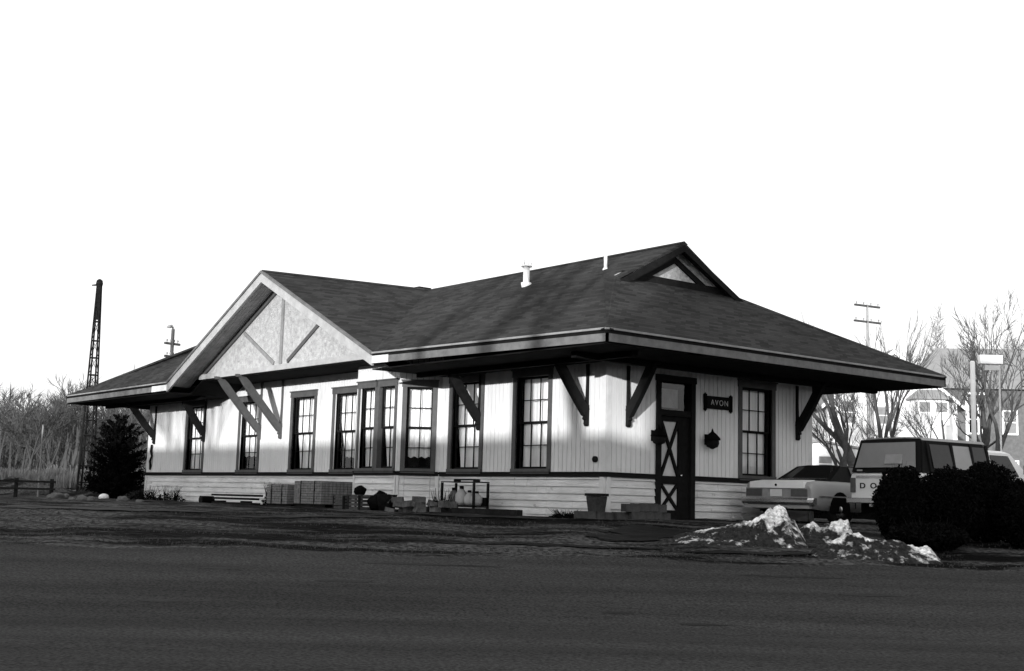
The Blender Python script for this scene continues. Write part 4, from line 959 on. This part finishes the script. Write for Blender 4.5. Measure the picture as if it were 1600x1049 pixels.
# loose rubble blocks before the bay
for i in range(26):
    x=-5.35+rr.random()*1.7; y=-2.2+rr.random()*1.0; lv=rr.choice((0,0,.14,.14,.27)) if abs(x+4.5)<.6 else rr.choice((0,0,.13))
    o=block(x,y,gz(x,y)-.02+lv,'loose block in the tumbled heap between the tub and the plant rack','loose blocks heaped before the bay',rr.random()*3,'stone',(rr.uniform(.18,.34),rr.uniform(.12,.2),rr.uniform(.1,.17)),'loose_block')
    o.rotation_euler=(rr.gauss(0,.18),rr.gauss(0,.18),rr.random()*3)
def weeds(name,label,loc,rad,h,n,seed,m='needle',cat='plant',group=None):
    e=empty(name,loc,0,label,cat,group); rr=random.Random(seed); b=MB()
    for _ in range(n):
        a=rr.random()*6.28; q=rad*math.sqrt(rr.random())*.5; p=Vector((q*math.cos(a),q*math.sin(a),-.02)); tip=Vector((rad*rr.uniform(.3,1)*math.cos(a),rad*rr.uniform(.3,1)*math.sin(a),h*rr.uniform(.5,1)))
        b.tube([p,p.lerp(tip,.5)+Vector((0,0,h*.12)),tip],[.008,.006,.003],3,cap=False)
    b.build('stems',m,e,recalc=False); b=MB()
    def f(r):
        a=r.random()*6.28; q=rad*math.sqrt(r.random()); return Vector((q*math.cos(a),q*math.sin(a),h*.6*r.random()**1.3*(1-(q/rad)**2*.7))),None
    leaves(b,n*9,f,.035,rr); b.build('leaves',m,e,recalc=False); return e
weeds('spiky_plant','dark spiky plant growing out of the tumbled blocks',G(-4.55,-1.1),.36,.62,60,1)
weeds('low_plant','dark low mound of weeds at the wall near the depot corner',G(-.75,-.45),.42,.24,90,2)
weeds('low_plant','dark leafy clump at the foot of the left end of the wall',G(-22.6,-.8),.55,.55,60,3)
weeds('low_plant','second leafy clump right of the one at the left wall end',G(-20.9,-.7),.55,.6,60,4)
weeds('low_plant','dark upright weeds left of the smaller block pallet',G(-13.0,-1.1),.3,.72,60,5)
# plant rack
e=empty('plant_rack',G(-4.15,-.75),0,'open wooden rack holding pale jugs against the lower wall','rack')
b=MB()
for x in (-.66,.62):
    for y in (-.22,.2): b.box(x,x+.05,y,y+.05,0,.74)
b.box(-.66,.67,-.22,.25,.16,.2); b.box(-.66,.67,-.22,.25,.745,.77); b.box(-.3,.5,-.1,.1,.80,.83); b.box(-.3,-.27,-.1,.1,.77,.80); b.box(.47,.5,-.1,.1,.77,.80); b.box(-.66,.67,.2,.22,.2,.4)
b.build('frame','timber',e)
for i,(x,hh,r_) in enumerate(((-.42,.42,.13),(-.1,.46,.15),(.22,.36,.13),(.5,.34,.14))):
    e=empty('jug',(-4.15+x,-.75,gz(-4.15,-.75)+.19),0,('tall pale jug at the left end of the rack','wide pale jug second from the left in the rack','shorter pale jug third from the left in the rack','squat pale jug at the right end of the rack')[i],'jug')
    b=MB(); b.lathe([(r_*.7,0),(r_,hh*.2),(r_,hh*.55),(r_*.45,hh*.8),(r_*.3,hh*.85)],14); b.build('body','fascia' if i==0 else 'rake',e,True)
    b=MB(); b.lathe([(r_*.36,hh*.85),(r_*.36,hh)],12); b.build('cap','steel',e)
# beams
def beam(x0,x1,y,label,m='timber',h=.13,t=.16,z=0,rz=0,nm='timber_beam'):
    b=MB(); l=(x1-x0)/2; b.box(-l,l,-t/2,t/2,0,h); o=b.build(nm,m,None,bevel=.008); cx=(x0+x1)/2; o.location=(cx,y,gz(cx,y)-.01+z); o.rotation_euler=(0,0,rz); return tag(o,label,'timber')
beam(-4.9,-1.15,-1.45,'long black railway tie lying on the ground below the rack')
beam(-16.6,-13.5,-1.35,'lowest long plank in the stack left of the smaller pallet',h=.06,t=.3)
beam(-16.4,-13.7,-1.3,'middle plank in the stack left of the smaller pallet',h=.06,t=.28,z=.14,rz=.02)
beam(-16.3,-13.3,-1.33,'topmost plank in the stack left of the smaller pallet',h=.06,t=.25,z=.235,rz=-.02)
for i,x in enumerate((-15.9,-14.2)):
    beam(x-.06,x+.06,-1.3,('left','right')[i]+' short spacer block between the stacked planks',h=.08,t=.34,z=.052,nm='spacer_block')
# tub by the corner and concrete blocks
e=empty('barrel',(.42,-.62,gz(.42,-.62)+.14),0,'short square wooden barrel planter on a block at the depot corner','planter'); b=MB(); b.loft([[(-.15*s_,-.15*s_,z),(.15*s_,-.15*s_,z),(.15*s_,.15*s_,z),(-.15*s_,.15*s_,z)] for z,s_ in ((0,.85),(.22,1.0),(.34,1.08))]); b.build('box',mat('dark weathered planter',.03,.95,.4,7,.4),e); b=MB(); b.box(-.185,.185,-.185,.185,.342,.40); b.build('rim','timber',e)
ORD=('first','second','third','fourth','fifth','sixth','seventh','last')
for i in range(8):
    f=i/7; x=.15+.7*min(1,f*1.8)-.1*max(0,f-.55); y=-.75+1.95*max(0,f-.12)*1.0; 
    block(x,y,gz(x,y)-.02,ORD[i]+' block from the left in the bottom course by the depot corner','bottom blocks of the row at the depot corner',.3 if i<3 else 1.5+rr.uniform(-.1,.1))
for i in range(4):
    f=.5+i*.14; x=.83; y=-.75+1.95*(f-.12); block(x,y,gz(x,y)+.155,ORD[i]+' block from the left in the upper course beside the door','upper blocks of the row left of the door',1.5+rr.uniform(-.15,.15))
block(.42,-.62,gz(.42,-.62)-.02,'concrete block under the square planter',None,.1)
# left end bits
lumpy('white_basin','small upturned white basin at the foot of the evergreen','basin',G(-23.2,-2.1),.17,'white',3,.05,(1.2,1.0,.7))
e=empty('pipe_end',G(-16.2,-1.6),0,'short black pipe end lying before the planks','pipe'); b=MB(); b.T=Matrix.Translation((0,0,.12))@Matrix.Rotation(R(90),4,'X'); b.lathe([(.12,-.2),(.12,.2)],16); b.build('pipe','black',e); b=MB(); b.T=Matrix.Translation((0,-.005,.12))@Matrix.Rotation(R(90),4,'X'); b.lathe([(.125,.2),(.125,.22),(.09,.22)],16); b.build('rim','steel',e)
rk_=random.Random(4)
for i,(px,s,r_) in enumerate(((95,42,.16),(104,40,.2),(115,41,.17),(143,38,.16),(156,38,.13),(205,38,.16),(232,38,.12),(127,37,.11))):
    p=at(px,s); lumpy('rock',('leftmost pale rock near the rail fence','second pale rock from the left near the rail fence','fourth pale rock from the left near the rail fence','fifth pale rock from the left, left of the evergreen','sixth pale rock from the left, at the evergreen','pale rock just left of the white basin','pale rock just right of the white basin','small third rock from the left near the rail fence')[i],'rock',(p.x,p.y,gz(p.x,p.y)-.05),r_,'stone',i+3,.35,(1.3,1,.7),8)['group']='rocks at the left end'
# guard rails and parked junk far left
fe=empty('rail_fence',tuple(at(66,44,-.1)),YAW,'low weathered rail fence at the far left','fence')
b=MB()
for z in (.36,.60): b.box(-1.9,.75,-.02,.02,z,z+.07)
build_each(b,'rail','timber',fe)
for x in (-1.8,-.6,.6):
    b=MB(); b.box(x-.05,x+.05,.021,.11,0,.74); b.build('post','timber',fe)
# pale dry brush and earth bank left
bk=MB(); n=60; vs=[]
for j in range(13):
    for i in range(n+1):
        x=-14+28*i/n; v=j/12*2-1; h=(1-v*v)*(.7+.5*noise.noise(Vector((x*.4,v,0)))+.25*noise.noise(Vector((x*1.4,v*3,4))))*min(1,6*(i/n),6*(1-i/n)); vs.append((x,v*3.5,h-.1))
bk.v=vs; bk.f=[(j*(n+1)+i,j*(n+1)+i+1,(j+1)*(n+1)+i+1,(j+1)*(n+1)+i) for j in range(12) for i in range(n)]
bo=bk.build('earth_bank','dirt',None,True); bo.location=at(0,60,-.1); bo.rotation_euler=(0,0,YAW); tag(bo,kind='structure')
db=MB(); rr=random.Random(12)
for _ in range(9000):
    t=rr.uniform(-6.5,6.5)*.98-1; q=rr.uniform(-3,3); z=.75+.3*noise.noise(Vector((t*.6,q,0))); hh=rr.uniform(.08,.42)*(1+1.8*noise.noise(Vector((t*.9,q*.4,5))))
    a=rr.random()*6.28; dx,dy=.05*math.cos(a),.05*math.sin(a); ox,oy=rr.gauss(0,.12),rr.gauss(0,.12)
    db.add([(t-dx*.5,q-dy*.5,z-.4),(t+dx*.5,q+dy*.5,z-.4),(t+dx*.3+ox,q+dy*.3+oy,z+hh),(t-dx*.3+ox,q-dy*.3+oy,z+hh)],[(0,1,2,3)])
do=db.build('dry_brush',mat('pale dry brush',.2,.9,.5,1.5,0),None,recalc=False); do.location=at(80,64,0); do.rotation_euler=(0,0,YAW); tag(do,'pale dry brush growing along the bank at the far left','dry brush',kind='stuff')
# grass tufts on the verge as uncountable cover
gt=MB(); rr=random.Random(22)
for _ in range(5200):
    s=rr.uniform(21.9,27.5); t=rr.uniform(-13,11.5)
    if noise.noise(Vector((s*.9,t*.35,9)))<.08: continue
    x=CAM.x-math.sin(YAW)*s+math.cos(YAW)*t; y=CAM.y+math.cos(YAW)*s+math.sin(YAW)*t
    if -25<x<2.2 and y>-.4: continue
    z=gz(x,y)
    for k in range(4):
        a=rr.random()*6.28; h=rr.uniform(.015,.05); ox,oy=rr.gauss(0,.02),rr.gauss(0,.02); px_,py_=x+rr.gauss(0,.03),y+rr.gauss(0,.03)
        gt.add([(px_-.004*math.cos(a),py_-.004*math.sin(a),z-.01),(px_+.004*math.cos(a),py_+.004*math.sin(a),z-.01),(px_+ox,py_+oy,z+h)],[(0,1,2)])
tag(gt.build('dead_grass',mat('dead grass',.06,.9,.4,2,0),None,recalc=False),'short dead grass scattered over the dirt verge','dead grass',kind='stuff')
# distant woods that read as one mass
def wood(name,label,px0,px1,s0,s1,ztop,n,seed,g,rz=0):
    b=MB(); rr=random.Random(seed)
    for _ in range(n):
        px=rr.uniform(px0,px1); s_=rr.uniform(s0,s1); p=at(px,s_); top=ztop*(s_/s0)*(.72+.38*noise.noise(Vector((px*.035,seed,0)))+.14*noise.noise(Vector((px*.15,seed,3))))
        z=top*rr.random()**.8; l=rr.uniform(.5,1.6); d=Vector((rr.gauss(0,.75),rr.gauss(0,.75),rr.uniform(.1,1))).normalized()*l; w_=rr.uniform(.01,.035)
        if rr.random()<.04: z=-.2; d=Vector((rr.gauss(0,.4),rr.gauss(0,.4),top*.8)); w_=.12
        r_=RT*w_; q=p+Vector((0,0,z)); b.add([q-r_,q+r_,q+d+r_*.3,q+d-r_*.3],[(0,1,2,3)])
    o=b.build(name,mat(name+' bark',g,.95,.35,.25,0),None,recalc=False); tag(o,label,'woods',kind='stuff')
wood('distant_wood','grey leafless woods behind the far left end of the depot',-70,235,84,125,7.2,24000,3,.055)
wood('distant_wood','grey leafless woods rising behind the two houses at the right',1415,1680,112,140,19.0,17000,4,.11)
# ------------------------------------------------------------ behind the camera, unseen: warehouse added to throw the low shade, and street trees
ws=empty('added_warehouse',(0,0,0),0,'unseen long brick warehouse added behind the camera to shade the depot walls','warehouse')
b=MB(); b.box(-22,23.2,-46,-34,-1.6,6.35); b.build('low_shade_wing','brick',ws)
b=MB(); b.box(25.6,52,-38,-34,-1.6,13.5); b.build('tall_shade_wing','brick',ws); b=MB(); b.box(23.3,25.55,-46,-34,-1.6,6.2); b.box(25.6,52,-46,-38.1,-1.6,6.2); build_each(b,'rear_wing','brick',ws)
b=MB(); b.box(-22.2,23.1,-46.2,-33.85,6.36,6.44); b.build('roof','dark',ws)
for i,(x,h,sd,d) in enumerate(((2.6,15,51,4),(16.0,23,53,3),(18.3,24,54,3),(19.8,23,55,3))):
    tree('bare_tree',('spreading leafless street tree far along the warehouse','tall leafless street tree left of two others at the warehouse','tall leafless street tree between two others at the warehouse','tall leafless street tree nearest the tall wing of the warehouse')[i],sd,(x,-32.3,-1.5),h,'bark','street trees behind the camera',spread=.42,r0=(.22,.3,.5,.38)[i],depth=d,twig=.04,low=.3 if i==0 else .83)
